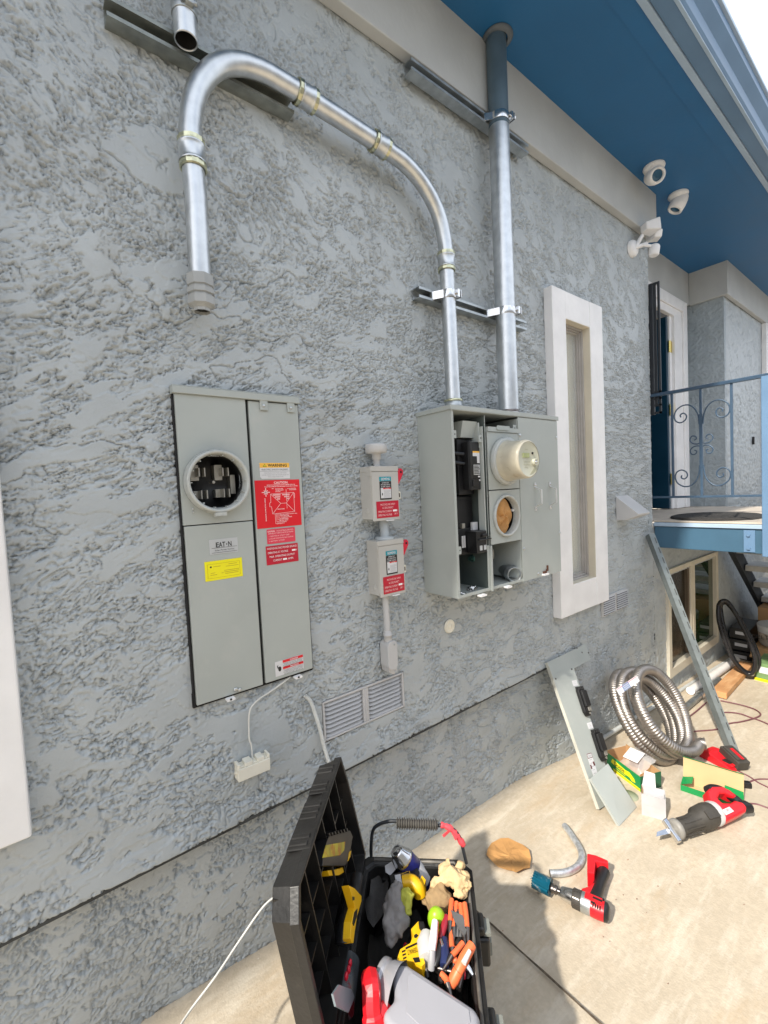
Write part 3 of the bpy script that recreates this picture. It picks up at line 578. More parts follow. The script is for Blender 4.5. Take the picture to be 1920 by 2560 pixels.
mb = MB(); mb.rrect(.949, .993, .835, .938, -.052, -.006, .018); mb.prism([(.950, -.050, .862), (.992, -.050, .862), (.990, -.046, .818), (.978, -.044, .812), (.956, -.044, .826)], (0, .042, 0)); screw(mb, .979, -.0525, .925, .003, 1); screw(mb, .981, -.0505, .823, .003, 1)
mb.build('elbow_fitting', [pgray_v, galv2], t, bevel=.003)
# ------------------------------------------------------------------ big opened meter box
t = thing('electrical_panel', 'large opened grey meter box with a meter, breakers and a right door with two handles', 'electrical panel', (1.53, 0, 1.07))
X0, X1, ZB, ZT, PY = 1.186, 1.872, 1.070, 1.752, -.178
mb = MB(); T = .0025
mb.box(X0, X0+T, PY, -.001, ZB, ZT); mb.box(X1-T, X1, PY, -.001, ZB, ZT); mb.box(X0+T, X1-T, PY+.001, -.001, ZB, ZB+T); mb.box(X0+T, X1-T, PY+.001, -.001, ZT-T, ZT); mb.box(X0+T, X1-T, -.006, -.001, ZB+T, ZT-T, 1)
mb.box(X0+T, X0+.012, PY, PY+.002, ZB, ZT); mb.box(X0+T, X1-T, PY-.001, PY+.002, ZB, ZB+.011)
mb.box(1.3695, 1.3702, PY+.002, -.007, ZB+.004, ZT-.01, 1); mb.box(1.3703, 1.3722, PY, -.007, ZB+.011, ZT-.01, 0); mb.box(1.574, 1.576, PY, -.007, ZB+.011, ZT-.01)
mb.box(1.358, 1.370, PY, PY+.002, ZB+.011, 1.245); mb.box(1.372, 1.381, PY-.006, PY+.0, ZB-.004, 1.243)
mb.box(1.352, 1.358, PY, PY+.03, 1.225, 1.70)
mb.build('enclosure', [pgray, pgray_shade], t, bevel=.0008)
mb = MB(); mb.box(X0-.006, X1+.008, PY-.006, 0, ZT, 1.768); mb.box(X0-.006, X1+.008, PY-.006, PY-.003, ZT-.002, ZT); mb.build('top_cap', pgray, t, bevel=.002)
mb = MB(); mb.box(1.578, X1-.001, PY-.003, PY+.001, ZB-.002, ZT-.004)
for x, z in ((1.588, 1.675), (1.862, 1.675), (1.590, 1.205), (1.866, 1.245)): screw(mb, x, PY-.0035, z, .0065, 1)
for x, z in ((1.688, 1.085),): screw(mb, x, PY-.0035, z, .006, 1)
rd = mb.build('right_door', [pgray, galv], t, bevel=.001)
for x in (1.683, 1.797):
    mb = MB()
    for (z, s) in ((1.468, 1), (1.367, -1)):
        mb.box(x-.007, x+.007, PY-.006, PY-.003, z-.010, z+.010); screw(mb, x, PY-.006, z, .0045, 1)
    mb.prism([(x-.005, PY-.006, 1.459), (x-.005, PY-.036, 1.447), (x-.005, PY-.036, 1.386), (x-.005, PY-.006, 1.374), (x-.005, PY-.003, 1.376), (x-.005, PY-.032, 1.389), (x-.005, PY-.032, 1.444), (x-.005, PY-.003, 1.457)], (.010, 0, 0)); mb.build('pull_handle', [pm('handle_zinc', (.62, .63, .62), .35, .3), steel], rd, bevel=.0006)
mb = MB(); mb.rrect(1.715, 1.755, 1.072, 1.080, PY-.014, PY-.003, .003, 1); mb.box(1.722, 1.745, PY-.009, PY-.003, 1.079, 1.090, 2); mb.prism([(1.745, PY-.004, 1.088), (1.760, PY-.004, 1.088), (1.760, PY-.004, 1.112), (1.752, PY-.004, 1.112), (1.752, PY-.004, 1.096), (1.745, PY-.004, 1.096)], (0, -.004, 0), 2); mb.build('latch', [pgray, white, pm('rust', (.12, .05, .03), .7, .3)], rd)
# middle covers
mb = MB(); mb.box(1.380, 1.576, PY-.002, PY+.002, 1.458, 1.681); mb.box(1.381, 1.575, PY-.007, PY+.01, 1.682, 1.700); mb.rrect(1.432, 1.512, 1.689, 1.706, PY-.011, PY-.007, .004); mb.box(1.545, 1.567, PY-.0025, PY-.002, 1.668, 1.6695); mb.build('meter_cover', pgray, t, bevel=.001)
CX, CZ = 1.480, 1.352
mb = MB(); plate_hole(mb, 1.380, 1.576, 1.245, 1.454, PY-.002, PY+.002, CX, CZ, .078); c3 = mb.build('socket_cover', pgray, t, bevel=.0008)
mb = MB(); mb.lathe([(.078, -.002), (.083, .001), (.0835, .008), (.081, .011), (.0755, .011), (.074, .006), (.074, -.02)], (CX, PY-.002, CZ), (0, -1, 0), 56); mb.box(1.545, 1.566, PY-.0028, PY-.002, 1.425, 1.427, 0); mb.build('meter_ring', plclear, c3)
mb = MB(); mb.lathe([(.079, .0), (.079, -.10), (0, -.10)], (CX, PY+.004, CZ), (0, -1, 0), 40); mb.box(CX+.058, CX+.072, PY+.01, PY+.02, CZ+.012, CZ+.022, 1); mb.build('socket_well', [black, wlab], c3)
# clips, tabs, back plate, lugs
mb = MB(); i_ = 0
for (x, z) in ((1.2025, 1.665), (1.204, 1.245)): mb.rrect(x-.0075, x+.009, z-.014, z+.014, PY+.001, PY+.003, .003); mb.cyl((x+.001, PY+.0008, z), (x+.001, PY+.0, z), .0022, 8, 1)
mb.rrect(1.335, 1.356, 1.640, 1.668, PY+.002, PY+.004, .003); mb.cyl((1.347, PY+.001, 1.656), (1.347, PY+.0018, 1.656), .003, 8, 1); mb.rrect(1.552, 1.572, 1.690, 1.716, PY+.002, PY+.004, .003); mb.cyl((1.562, PY+.001, 1.703), (1.562, PY+.0018, 1.703), .003, 8, 1); mb.build('mounting_tab', [pgray, gapm], t)
mb = MB(); mb.prism([(1.27, -.06, 1.66), (1.27, PY+.035, 1.66), (1.27, PY+.02, 1.72), (1.27, -.06, 1.72)], (.08, 0, 0)); mb.box(1.345, 1.353, PY+.012, -.02, 1.62, 1.715); mb.build('bracket', pgray, t)
mb = MB(); mb.rrect(1.29, 1.325, ZB-.011, ZB-.004, PY-.018, PY, .003); mb.build('hasp', white, t); mb = MB(); mb.rrect(1.450, 1.482, ZB-.006, ZB+.001, PY-.018, PY, .003); mb.build('hasp', white, t)
mb = MB(); c_ = XP(1180.5, 1396, 1.369); mb.cyl(c_, c_+Vector((-.016, 0, 0)), .010, 6); mb.lathe([(.0145, 0), (.0145, .003), (.010, .003)], c_, (-1, 0, 0), 16); mb.build('bolt', pm('bolt_green', (.10, .22, .20), .3, .8), t)
mb = MB(); mb.lathe([(.024, 0), (.024, .0012), (0, .0012)], (1.245, -.10, ZB+.003), (0, 0, 1), 20); mb.build('knockout', gapm, t)
mb = MB(); random.seed(5)
for (cx, cy, n) in ((1.225, -.155, 4), (1.315, -.13, 5), (1.335, -.11, 3)):
    for k in range(n):
        a = random.uniform(0, 3.1); x = cx+random.uniform(-.02, .02); y = cy+random.uniform(-.012, .012); mb.cyl((x, y, ZB+.006), (x+.018*math.cos(a), y+.012*math.sin(a), ZB+.008), .0035, 6); mb.cyl((x, y, ZB+.006), (x-.003*math.cos(a), y-.002*math.sin(a), ZB+.008), .0065, 8)
mb.build('loose_screws', steel, t)
def breaker(name, x0, x1, y0, z0, z1, yb=-.03):
    mb = MB(); mb.box(x0, x1, y0+.018, yb, z0, z1); mb.box(x0+.004, x1-.004, y0, y0+.018, z0+.02, z1-.02); return mb
# main breaker (upper) and its labels
mb = MB(); mb.box(1.262, 1.350, PY+.045, -.03, 1.445, 1.655); mb.box(1.285, 1.349, PY+.012, PY+.045, 1.462, 1.642); mb.box(1.205, 1.262, -.085, -.03, 1.50, 1.60); mb.box(1.288, 1.300, PY+.008, PY+.013, 1.46, 1.645); mb.box(1.296, 1.330, PY+.002, PY+.013, 1.475, 1.50)
mbk = mb.build('main_breaker', black, t, bevel=.003)
mb = MB(); y = PY+.0105; mb.box(1.308, 1.346, y, y+.001, 1.588, 1.605); mb.box(1.332, 1.346, y, y+.001, 1.562, 1.588); mb.box(1.308, 1.346, y-.0003, y+.001, 1.601, 1.607, 1); mb.box(1.310, 1.346, y, y+.001, 1.518, 1.556, 2)
for i in range(6): mb.box(1.312, 1.344-(i % 3)*.004, y-.0008, y-.0003, 1.522+.0055*i, 1.5245+.0055*i, 3)
mb.box(1.334, 1.346, y, y+.001, 1.508, 1.514); mb.box(1.333, 1.347, y, y+.001, 1.494, 1.500); mb.build('rating_label', [wlab, orange, silv, pblack], mbk)
for za, zb, zc in ((1.617, 1.606, 1.598), (1.592, 1.571, 1.562)):
    mb = MB(); mb.tube(bez([(1.19, -.09, za), (1.22, -.11, zb+.004), (1.255, -.13, zb-.004), (1.285, PY+.035, zc)]), .0065, 10); mb.build('cable', bar, t)
mb = MB(); mb.box(1.245, 1.350, PY+.06, -.03, 1.31, 1.438); mb.box(1.235, 1.30, -.11, -.03, 1.34, 1.36, 0); mb.build('breaker_blank', black, t, bevel=.002)
mb = MB(); mb.box(1.243, 1.352, PY+.05, -.03, 1.215, 1.315); mb.box(1.295, 1.352, PY-.004, PY+.05, 1.222, 1.305); mb.box(1.322, 1.351, PY-.012, PY-.003, 1.282, 1.293); mb.box(1.352, 1.368, PY-.016, PY-.006, 1.270, 1.276, 0); mb.box(1.30, 1.36, PY-.014, PY-.006, 1.270, 1.275)
lb = mb.build('lower_breaker', black, t, bevel=.002)
mb = MB(); mb.box(1.270, 1.278, PY+.047, PY+.050, 1.243, 1.288); mb.box(1.282, 1.289, PY+.047, PY+.050, 1.243, 1.288); mb.box(1.310, 1.324, PY-.0055, PY-.004, 1.232, 1.250, 1); mb.box(1.333, 1.347, PY-.0055, PY-.004, 1.232, 1.250, 1); mb.box(1.325, 1.355, PY+.04, PY+.05, 1.306, 1.336); mb.build('breaker_label', [wlab, silv], lb)
mb = MB(); mb.box(1.275, 1.292, -.13, -.10, 1.316, 1.335); mb.build('lug', conn, lb, bevel=.001)
mb = MB()
for x in (1.40, 1.425, 1.45): mb.box(x, x+.020, -.10, -.05, 1.175, 1.212); mb.cyl((x+.010, -.101, 1.202), (x+.010, -.102, 1.202), .0055, 10, 1); mb.cyl((x+.010, -.101, 1.185), (x+.010, -.102, 1.185), .0055, 10, 1)
mb.box(1.47, 1.51, -.09, -.05, 1.165, 1.205); mb.build('lug_block', [conn, gapm], t, bevel=.001)
ha = WL(1258, 1421, -.055); hb = WL(1287, 1437, -.165); ax_ = (hb-ha).normalized(); Lh_ = (hb-ha).length
mb = MB(); mb.lathe([(.028, 0), (.031, .003), (.031, Lh_-.040), (.034, Lh_-.038), (.034, Lh_-.030), (.031, Lh_-.028), (.031, Lh_-.001), (.029, Lh_), (.0265, Lh_-.002), (.0265, .02), (0, .02)], ha, ax_, 32); mb.build('conduit_hub', galv2, t)
# electricity meter plugged into the box
t = thing('electricity_meter', 'round beige electricity meter with a small display, sticking out of the opened box', 'electricity meter', (1.482, PY, 1.568))
c = (1.482, PY-.002, 1.568)
mb = MB(); mb.lathe([(.080, 0), (.0925, .002), (.0935, .010), (.092, .014), (.093, .020), (.086, .022), (.080, .022)], c, (0, -1, 0), 56); mb.lathe([(.0055, 0), (.0055, .012), (0, .012)], (1.482, PY-.014, 1.478), (0, -1, 0), 12); mb.build('seal_ring', plclear, t)
mb = MB(); mb.lathe([(.080, .018), (.0815, .024), (.0765, .032), (.076, .045), (.0735, .098), (.0725, .106), (.070, .1105), (.0665, .112)], c, (0, -1, 0), 64); mt_ = mb.build('meter_housing', meterm, t)
mb = MB(); mb.lathe([(.0666, .1105), (.062, .1085), (0, .1085)], c, (0, -1, 0), 64); mb.build('dial_plate', meterf, mt_)
yf = c[1]-.1087; mb = MB(); mb.box(1.446, 1.486, yf-.003, yf, 1.573, 1.590, 0); mb.build('display', lcd, mt_)
mb = MB()
for z, a, b in ((1.603, 1.462, 1.480), (1.556, 1.452, 1.490), (1.546, 1.450, 1.488), (1.536, 1.456, 1.478)): mb.box(a, b, yf-.0006, yf, z, z+.0022)
mb.prism([(1.487, yf, 1.508), (1.528, yf, 1.545), (1.536, yf, 1.53), (1.515, yf, 1.512)], (0, -.0008, 0)); mb.build('dial_print', pm('dial_print', (.42, .42, .30), .4), mt_)
mb = MB(); mb.lathe([(.0045, 0), (.0045, .003), (0, .003)], (1.508, yf, 1.590), (0, -1, 0), 12, 1); mb.lathe([(.013, 0), (.0125, .012), (.009, .013), (.008, .008), (0, .008)], (1.514, yf, 1.556), (0, -1, 0), 20); mb.ball((1.514, yf-.010, 1.556), .006, 2, 10); mb.build('optical_port', [meterf, gapm, steel], mt_)
# brown paper stuffed in the empty socket
n = 36; mb = MB(); random.seed(4); vs = [(CX-.012, PY-.004, CZ)]
for k in range(1, 6):
    for i in range(n):
        a = 2*math.pi*i/n; rr = .070*k/5*(1-.08*math.cos(a)); cr_ = .008*abs(math.sin(a*1.5+.4*k))+.006*math.sin(a*4+k); vs.append((CX-.008+rr*math.cos(a)*.92, PY-.004+cr_+.010*(k/5)**3, CZ+rr*math.sin(a)))
fs = [(0, 1+i, 1+(i+1) % n) for i in range(n)]+[(1+(k-1)*n+i, 1+k*n+i, 1+k*n+(i+1) % n, 1+(k-1)*n+(i+1) % n) for k in range(1, 5) for i in range(n)]
mb.add(vs, fs, 0, False); o = mb.build('crumpled_paper', paperb); tag(o, 'brown paper crumpled into the empty round socket below the meter', 'paper')
# ------------------------------------------------------------------ conduits
def coupling(p, q, r, parent, n=28):     # set-screw style coupling between two points of a pipe
    p = Vector(p); q = Vector(q); L_ = (q-p).length; ax = (q-p)/L_
    mb = MB(); mb.lathe([(r+.002, 0), (r+.0065, .002), (r+.0065, L_*.14), (r+.006, L_*.18), (r+.0055, L_*.30), (r+.0035, L_*.32), (r+.0035, L_*.68), (r+.0055, L_*.70), (r+.006, L_*.82), (r+.0065, L_*.86), (r+.0065, L_-.002), (r+.002, L_)], p, ax, 14)
    o = mb.build('coupling', zinc, parent, smooth=False)
    mb = MB(); mb.lathe([(r+.0065, L_*.19), (r+.0075, L_*.22), (r+.0065, L_*.25), (r+.0045, L_*.33), (r+.0045, L_*.67), (r+.0065, L_*.75), (r+.0075, L_*.78), (r+.0065, L_*.81)], p, ax, n); mb.build('sleeve', galv, o)
t = thing('bent_conduit', 'shiny metal conduit arching from above the left panel down to the opened meter box', 'conduit', (.38, -.07, 1.98))
Yc = -.073; r = .0275
path = [(.383, Yc+.013, 2.05), (.383, Yc, 2.25), (.381, Yc, 2.31)]+bez([(.380, Yc, 2.37), (.380, Yc, 2.42), (.392, Yc, 2.49), (.418, Yc, 2.555), (.463, Yc, 2.615), (.520, Yc, 2.652), (.585, Yc, 2.668), (.65, Yc, 2.669), (.70, Yc, 2.667)], 7)+[(.85, Yc, 2.657), (1.00, Yc, 2.645)]+bez([(1.06, Yc, 2.638), (1.11, Yc, 2.630), (1.175, Yc, 2.604), (1.235, Yc, 2.560), (1.28, Yc, 2.500), (1.302, Yc, 2.43), (1.309, Yc, 2.37)], 7)+[(1.309, Yc, 2.30), (1.309, Yc-.004, 2.1), (1.303, Yc-.012, 1.80)]
mb = MB(); mb.tube(path, r, 32); mb.build('pipe', galv, t)
for p, q in (((.3815, Yc, 2.318), (.380, Yc, 2.392)), ((.692, Yc, 2.6675), (.758, Yc, 2.6635)), ((.972, Yc, 2.6472), (1.036, Yc, 2.641)), ((1.309, Yc, 2.374), (1.309, Yc, 2.302))): coupling(p, q, r, t)
mb = MB(); mb.lathe([(.029, .038), (.034, .036), (.034, .014), (.0335, .012), (.0335, 0), (.03, -.002)], (1.303, Yc-.012, 1.768), (0, 0, 1), 28, 0); mb.lathe([(.0345, .036), (.0355, .038), (.0355, .044), (.029, .046)], (1.303, Yc-.012, 1.768), (0, 0, 1), 28, 1); mb.build('hub', [galv2, zinc], t)
mb = MB(); c_ = (.384, Yc+.014, 1.975); mb.lathe([(.028, .085), (.0345, .083), (.0345, .056), (.030, .054), (.030, .050), (.035, .048), (.035, .036), (.030, .034), (.030, .030), (.035, .028), (.035, .008), (.026, .004), (.021, .0), (.021, -.008)], c_, (0, 0, 1), 8, 0, None, False); mb.build('connector', pm('connector_paint', (.36, .375, .375), .5), t)
t = thing('mast_conduit', 'thick straight galvanised mast rising from the opened meter box through the blue eave', 'conduit', (1.655, -.08, 1.768))
mb = MB(); mb.cyl((1.645, -.09, 1.77), (1.657, -.082, 2.98), .042, 40); mb.cyl((1.657, -.082, 2.98), (1.660, -.080, 3.352), .0415, 40, 1); mb.build('pipe', [galv, pm('mast_paint', (.10, .15, .19), .4, .3)], t)
mb = MB(); mb.lathe([(.0445, 0), (.0445, .010), (.043, .012), (.0425, .016)], (1.645, -.09, 1.768), (0, 0, 1), 32, 0); mb.lathe([(.043, .016), (.0432, .026), (.042, .027)], (1.645, -.09, 1.768), (0, 0, 1), 32, 1); mb.build('hub', [white, gunm], t)
mb = MB(); mb.lathe([(.042, -.001), (.062, -.0005), (.064, -.004), (.05, -.012), (.042, -.014)], (1.667, -.083, 3.352), (0, 0, 1), 36); mb.build('collar', pm('mast_collar', (.10, .12, .14), .5), t)
t = thing('conduit_stub', 'cut end of a metal conduit hanging from the top left strut channel', 'conduit', (.384, -.075, 2.63))
mb = MB(); mb.lathe([(.0252, .004), (.0252, 0), (.0275, -.0005), (.0285, .002), (.0285, .55)], (.384, -.075, 2.633), (0, 0, 1), 32); mb.lathe([(.0252, .004), (.0250, .16), (0, .16)], (.384, -.075, 2.633), (0, 0, 1), 24, 1); mb.build('pipe', [galv, gapm], t)  # bore coloured near black for the shade inside the pipe
mb = MB(); mb.lathe([(.029, 0), (.031, .0), (.031, .028), (.029, .028)], (.384, -.075, 2.690), (0, 0, 1), 28); mb.box(.377, .397, -.118, -.100, 2.694, 2.712); mb.cyl((.366, -.110, 2.703), (.404, -.110, 2.703), .006, 10); mb.build('clamp', galv2, t, bevel=.001)
def strut(x0, x1, z0, y0=-.0, h=.041, d=.041, parent=None, m=0):
    """slotted C channel lying along x, open side facing -y"""
    T = .0026; mb = MB(); yf = y0-d; z1 = z0+h
    mb.box(x0, x1, y0-T, y0, z0, z1); mb.box(x0, x1, yf, y0-T, z0, z0+T); mb.box(x0, x1, yf, y0-T, z1-T, z1)
    mb.box(x0, x1, yf, yf+T, z0+T, z0+.0095); mb.box(x0, x1, yf, yf+T, z1-.0095, z1-T); mb.box(x0, x1, yf+T, yf+.008, z0+.0075, z0+.0095); mb.box(x0, x1, yf+T, yf+.008, z1-.0095, z1-.0075); return mb
def pclamp(name, cx, cy, r, z, parent, y0):     # two-piece strut clamp
    mb = MB(); T = .0022
    mb.lathe([(r+.0006, 0), (r+T+.0006, 0), (r+T+.0006, .030), (r+.0006, .030)], (cx, cy, z), (0, 0, 1), 30)
    mb.prism([(cx-r-.002, cy-.004, z), (cx-r-.002, cy+.004, z), (cx-r-.020, y0, z), (cx-r-.024, y0, z)], (0, 0, .030)); mb.box(cx-r-.028, cx-r-.016, y0, y0+.012, z, z+.030); mb.prism([(cx+r+.002, cy-.004, z), (cx+r+.002, cy+.004, z), (cx+r+.014, y0, z), (cx+r+.010, y0, z)], (0, 0, .030))
    mb.box(cx+r*.4, cx+r*.4+.012, cy-r-.012, cy-r*.6, z, z+.030); mb.box(cx+r*.4+.018, cx+r*.4+.021, cy-r-.012, cy-r*.5, z, z+.030); mb.cyl((cx+r*.4-.008, cy-r-.004, z+.015), (cx+r*.4+.034, cy-r-.004, z+.015), .0035, 8); mb.lathe([(.009, 0), (.009, .006), (.006, .009), (0, .009)], (cx+r*.4+.021, cy-r-.004, z+.015), (1, 0, 0), 6, 0, None, False)
    return mb.build(name, steel, parent, bevel=.0005)
t = thing('strut_channel', 'lower slotted strut channel holding both vertical conduits above the opened meter box', 'strut channel', (1.53, 0, 2.19)); strut(1.188, 1.872, 2.192, -.002).build('channel', galv2, t)
pclamp('pipe_clamp', 1.309, Yc-.003, .0275, 2.197, t, -.044); pclamp('pipe_clamp', 1.6515, -.087, .042, 2.197, t, -.044)
t = thing('strut_channel', 'upper strut channel under the white trim band behind the thick mast', 'strut channel', (1.55, 0, 3.0)); strut(1.182, 1.905, 2.992, -.020).build('channel', galv2, t); mb = MB(); mb.box(1.2, 1.22, -.02, 0, 3.0, 3.03); mb.box(1.86, 1.88, -.02, 0, 3.0, 3.03); mb.build('spacer', galv2, t); pclamp('pipe_clamp', 1.6575, -.082, .042, 2.997, t, -.062)
t = thing('strut_channel', 'top left strut channel behind the cut conduit and the arch of the bent conduit', 'strut channel', (.5, 0, 2.64)); strut(.215, .70, 2.625, -.002, .048, .041).build('channel', pm('strut_old', (.30, .32, .30), .5, .8, .2, 25), t)
# ------------------------------------------------------------------ small things on the wall
o = MB().prism([(2.818, 0, 1.371), (2.818, 0, 1.219), (2.818, -.055, 1.222), (2.818, -.125, 1.250), (2.818, -.130, 1.262)], (.165, 0, 0)).build('vent_hood', pgray_v, bevel=.003); tag(o, 'painted wedge shaped vent hood on the wall between the tall window and the corner', 'vent hood')
o = MB().lathe([(0, .008), (.008, .008), (.012, .005), (.020, .004), (.024, .0065), (.027, .006), (.029, 0)], (1.311, -.004, .905), (0, -1, 0), 32).build('wall_rosette', ivory); tag(o, 'small cream round plate on the wall below the opened meter box', 'wall plate')
t = thing('terminal_block', 'small ivory terminal bar hanging on the wall below the left panel', 'terminal block', (.45, 0, .68))
bM = Matrix.Translation((.452, 0, .688)) @ Matrix.Rotation(R(1.5), 4, 'Y'); mb = MB(bM)
mb.box(-.048, .048, -.036, -.004, -.021, .014); mb.box(-.044, .044, -.030, -.004, .014, .019)
for a, b in ((-.048, -.040), (-.026, -.004), (.010, .030), (.042, .048)): mb.box(a, b, -.034, -.004, .014, .027)
mb.cyl((-.053, -.02, 0), (-.048, -.02, 0), .004, 8); mb.build('block', ivory, t, bevel=.0022)
mb = MB(); mb.tube(bez([(.60, -.008, .915), (.575, -.012, .905), (.524, -.014, .888), (.487, -.014, .877), (.464, -.013, .862), (.455, -.012, .842), (.452, -.010, .80), (.4515, -.010, .765), (.456, -.010, .745), (.456, -.012, .705)]), .0026, 8); o = mb.build('cable', wcable); tag(o, 'thin white cable from the left panel down to the ivory terminal bar', 'cable')
mb = MB(); pth = bez([(.640, -.008, .835), (.655, -.014, .812), (.668, -.014, .770), (.683, -.014, .709), (.695, -.015, .643), (.706, -.02, .585), (.712, -.03, .50)], 60); rr = [.0052+.0014*math.sin(i*1.25) for i in range(len(pth))]; mb.tube(pth, rr, 10); o = mb.build('coiled_cable', wcable); tag(o, 'ribbed white cable running down the wall beside the louvred vent', 'cable')
# ------------------------------------------------------------------ porch landing, railing, stairs
LX0, LX1, LY = 3.375, 4.36, -.60
t = thing('porch_landing', 'raised wooden porch landing with a blue beam outside the open door', 'porch', (3.87, -.3, .98))
mb = MB(); mb.box(LX0, LX0+.04, LY+.012, -.004, .988, 1.135); mb.box(LX0+.04, LX1, LY+.012, LY+.05, .988, 1.135); mb.box(LX1-.04, LX1, LY+.05, -.004, .988, 1.135); mb.build('beam', beamm, t, bevel=.004)
mb = MB(); mb.box(LX0-.012, LX1, LY+.004, -.003, 1.137, 1.163); mb.build('deck_edge', bluep, t, bevel=.003)
mb = MB(); mb.box(LX0-.006, LX1+.6, LY, -.003, 1.165, 1.176)
for i in range(1, 6): pass
mb.box(LX0, 4.99, .0, .40, 1.165, 1.176); mb.box(LX0+.06, 4.98, -1.5, LY-.002, 1.12, 1.174); mb.build('deck', deckm, t, bevel=.002)
mb = MB(); mb.box(LX0-.006, LX0, LY+.045, LY+.10, .995, 1.128); mb.build('bracket', blue2, t, bevel=.002)
mb = MB()
for z in (1.02, 1.10): mb.cyl((LX0-.016, LY+.075, z), (LX0-.006, LY+.075, z), .010, 6)
mb.build('bolt', blue2, t)
mb = MB(); mb.box(LX0-.02, LX0+.045, LY-.055, LY+.010, .975, 2.03); mb.build('post', blue2, t, bevel=.004)
o = MB().lathe([(0, .016), (.30, .016), (.325, .010), (.33, .0)], (3.72, -.20, 1.177), (0, 0, 1), 40); 
for i in range(len(o.v)): p = o.v[i]; o.v[i] = Vector((p.x, -.27+(p.y+.20)*.80, p.z))
o = o.build('door_mat', matm); tag(o, 'dark half round door mat lying on the porch landing', 'door mat')
t = thing('railing', 'blue wrought iron railing with scroll work beside the porch door', 'railing', (3.375, -.3, 1.34))
xr = 3.372
mb = MB(); mb.prism([(xr-.016, .01, 2.020), (xr+.016, .01, 2.020), (xr+.018, .01, 2.034), (xr, .01, 2.042), (xr-.018, .01, 2.034)], (0, -.64, 0)); mb.build('top_rail', railm, t)
mb = MB(); mb.box(xr-.006, xr+.006, LY, .012, 1.329, 1.343); mb.build('bottom_rail', railm, t, bevel=.001)
for y in (-.127, -.289, -.448): mb = MB(); mb.box(xr-.006, xr+.006, y-.007, y+.007, 1.343, 2.02); mb.build('baluster', railm, t, bevel=.001)
mb = MB(); mb.box(xr-.008, xr+.008, -.298, -.280, 1.52, 1.86); mb.build('collar', railm, t)
def spiral(cy, cz, r0, r1, a0, turns, n=40): return [(xr, cy+(r0+(r1-r0)*i/n)*math.cos(a0+turns*2*math.pi*i/n), cz+(r0+(r1-r0)*i/n)*math.sin(a0+turns*2*math.pi*i/n)) for i in range(n+1)]
for sy in (1, -1):
    for sz in (1, -1):
        yc = -.289; zc = 1.668
        # large C scroll ending in a spiral
        P = [(xr, yc+sy*.010, zc+sz*.13), (xr, yc+sy*.016, zc+sz*.19), (xr, yc+sy*.035, zc+sz*.235), (xr, yc+sy*.068, zc+sz*.262), (xr, yc+sy*.105, zc+sz*.262), (xr, yc+sy*.138, zc+sz*.238), (xr, yc+sy*.150, zc+sz*.200), (xr, yc+sy*.140, zc+sz*.168), (xr, yc+sy*.112, zc+sz*.155), (xr, yc+sy*.086, zc+sz*.170), (xr, yc+sy*.080, zc+sz*.196), (xr, yc+sy*.096, zc+sz*.214), (xr, yc+sy*.114, zc+sz*.206), (xr, yc+sy*.112, zc+sz*.190)]
        MB().tube(bez(P, 6), .0042, 8).build('scroll', railm, t)
        P = [(xr, yc+sy*.008, zc+sz*.012), (xr, yc+sy*.022, zc+sz*.006), (xr, yc+sy*.046, zc+sz*.012), (xr, yc+sy*.062, zc+sz*.034), (xr, yc+sy*.052, zc+sz*.058), (xr, yc+sy*.032, zc+sz*.056), (xr, yc+sy*.026, zc+sz*.040), (xr, yc+sy*.038, zc+sz*.032)]
        MB().tube(bez(P, 6), .0038, 8).build('scroll', railm, t)
t = thing('stairs', 'dark open stairs going down behind the porch landing', 'stairs', (4.4, -.35, -.2))
s0 = Vector((4.36, 0, .985)); s1 = Vector((5.75, 0, -.02))
for y in (-.10, -1.30):
    MB().prism([(4.362, y, 1.16), (4.362, y, 1.00), (5.95, y, -.15), (6.10, y, -.15), (6.10, y, -.10)], (0, -.04, 0)).build('stringer', bar, t, bevel=.002)
for i in range(6):
    MB().box(4.40+.262*i, 4.68+.262*i, -1.30, -.15, .985-.19*i, 1.035-.19*i).build('tread', pm('tread_concrete', (.40, .40, .39), .9, 0, .15, 12, .002, 40), t, bevel=.003)
t = thing('gloom_backdrop', 'dark backdrop added for the gloom between the treads of the stairs', 'wall', (9, -1.5, -.4)); MB().box(6.4, 6.5, -3.2, -.1, -.45, 1.25).build('added_panel', pm('gloom_dark', (.04, .045, .05), .9, 0, .3, 3), t)  # added dark sheet, its colour stands for the gloom behind the stairs
# security grille with bars over the left half of the door opening
t = thing('security_grille', 'black iron security grille standing open beside the porch door', 'security door', (3.39, .1, 1.9))
mb = MB(); mb.box(3.372, 3.392, -.02, .005, 1.90, 2.78)
mb.build('frame', bar, t, bevel=.002)
for y in (-.02, -.058): pass
mb = MB()
for z in (1.905, 1.955, 2.00, 2.045): mb.box(3.376, 3.388, -.062, -.004, z, z+.014)
mb.box(3.376, 3.388, -.062, -.048, 1.905, 2.78); mb.box(3.376, 3.388, -.048, -.002, 2.766, 2.78); mb.box(3.378, 3.384, -.040, -.022, 1.96, 2.77); mb.build('bars', bar, t, bevel=.001)
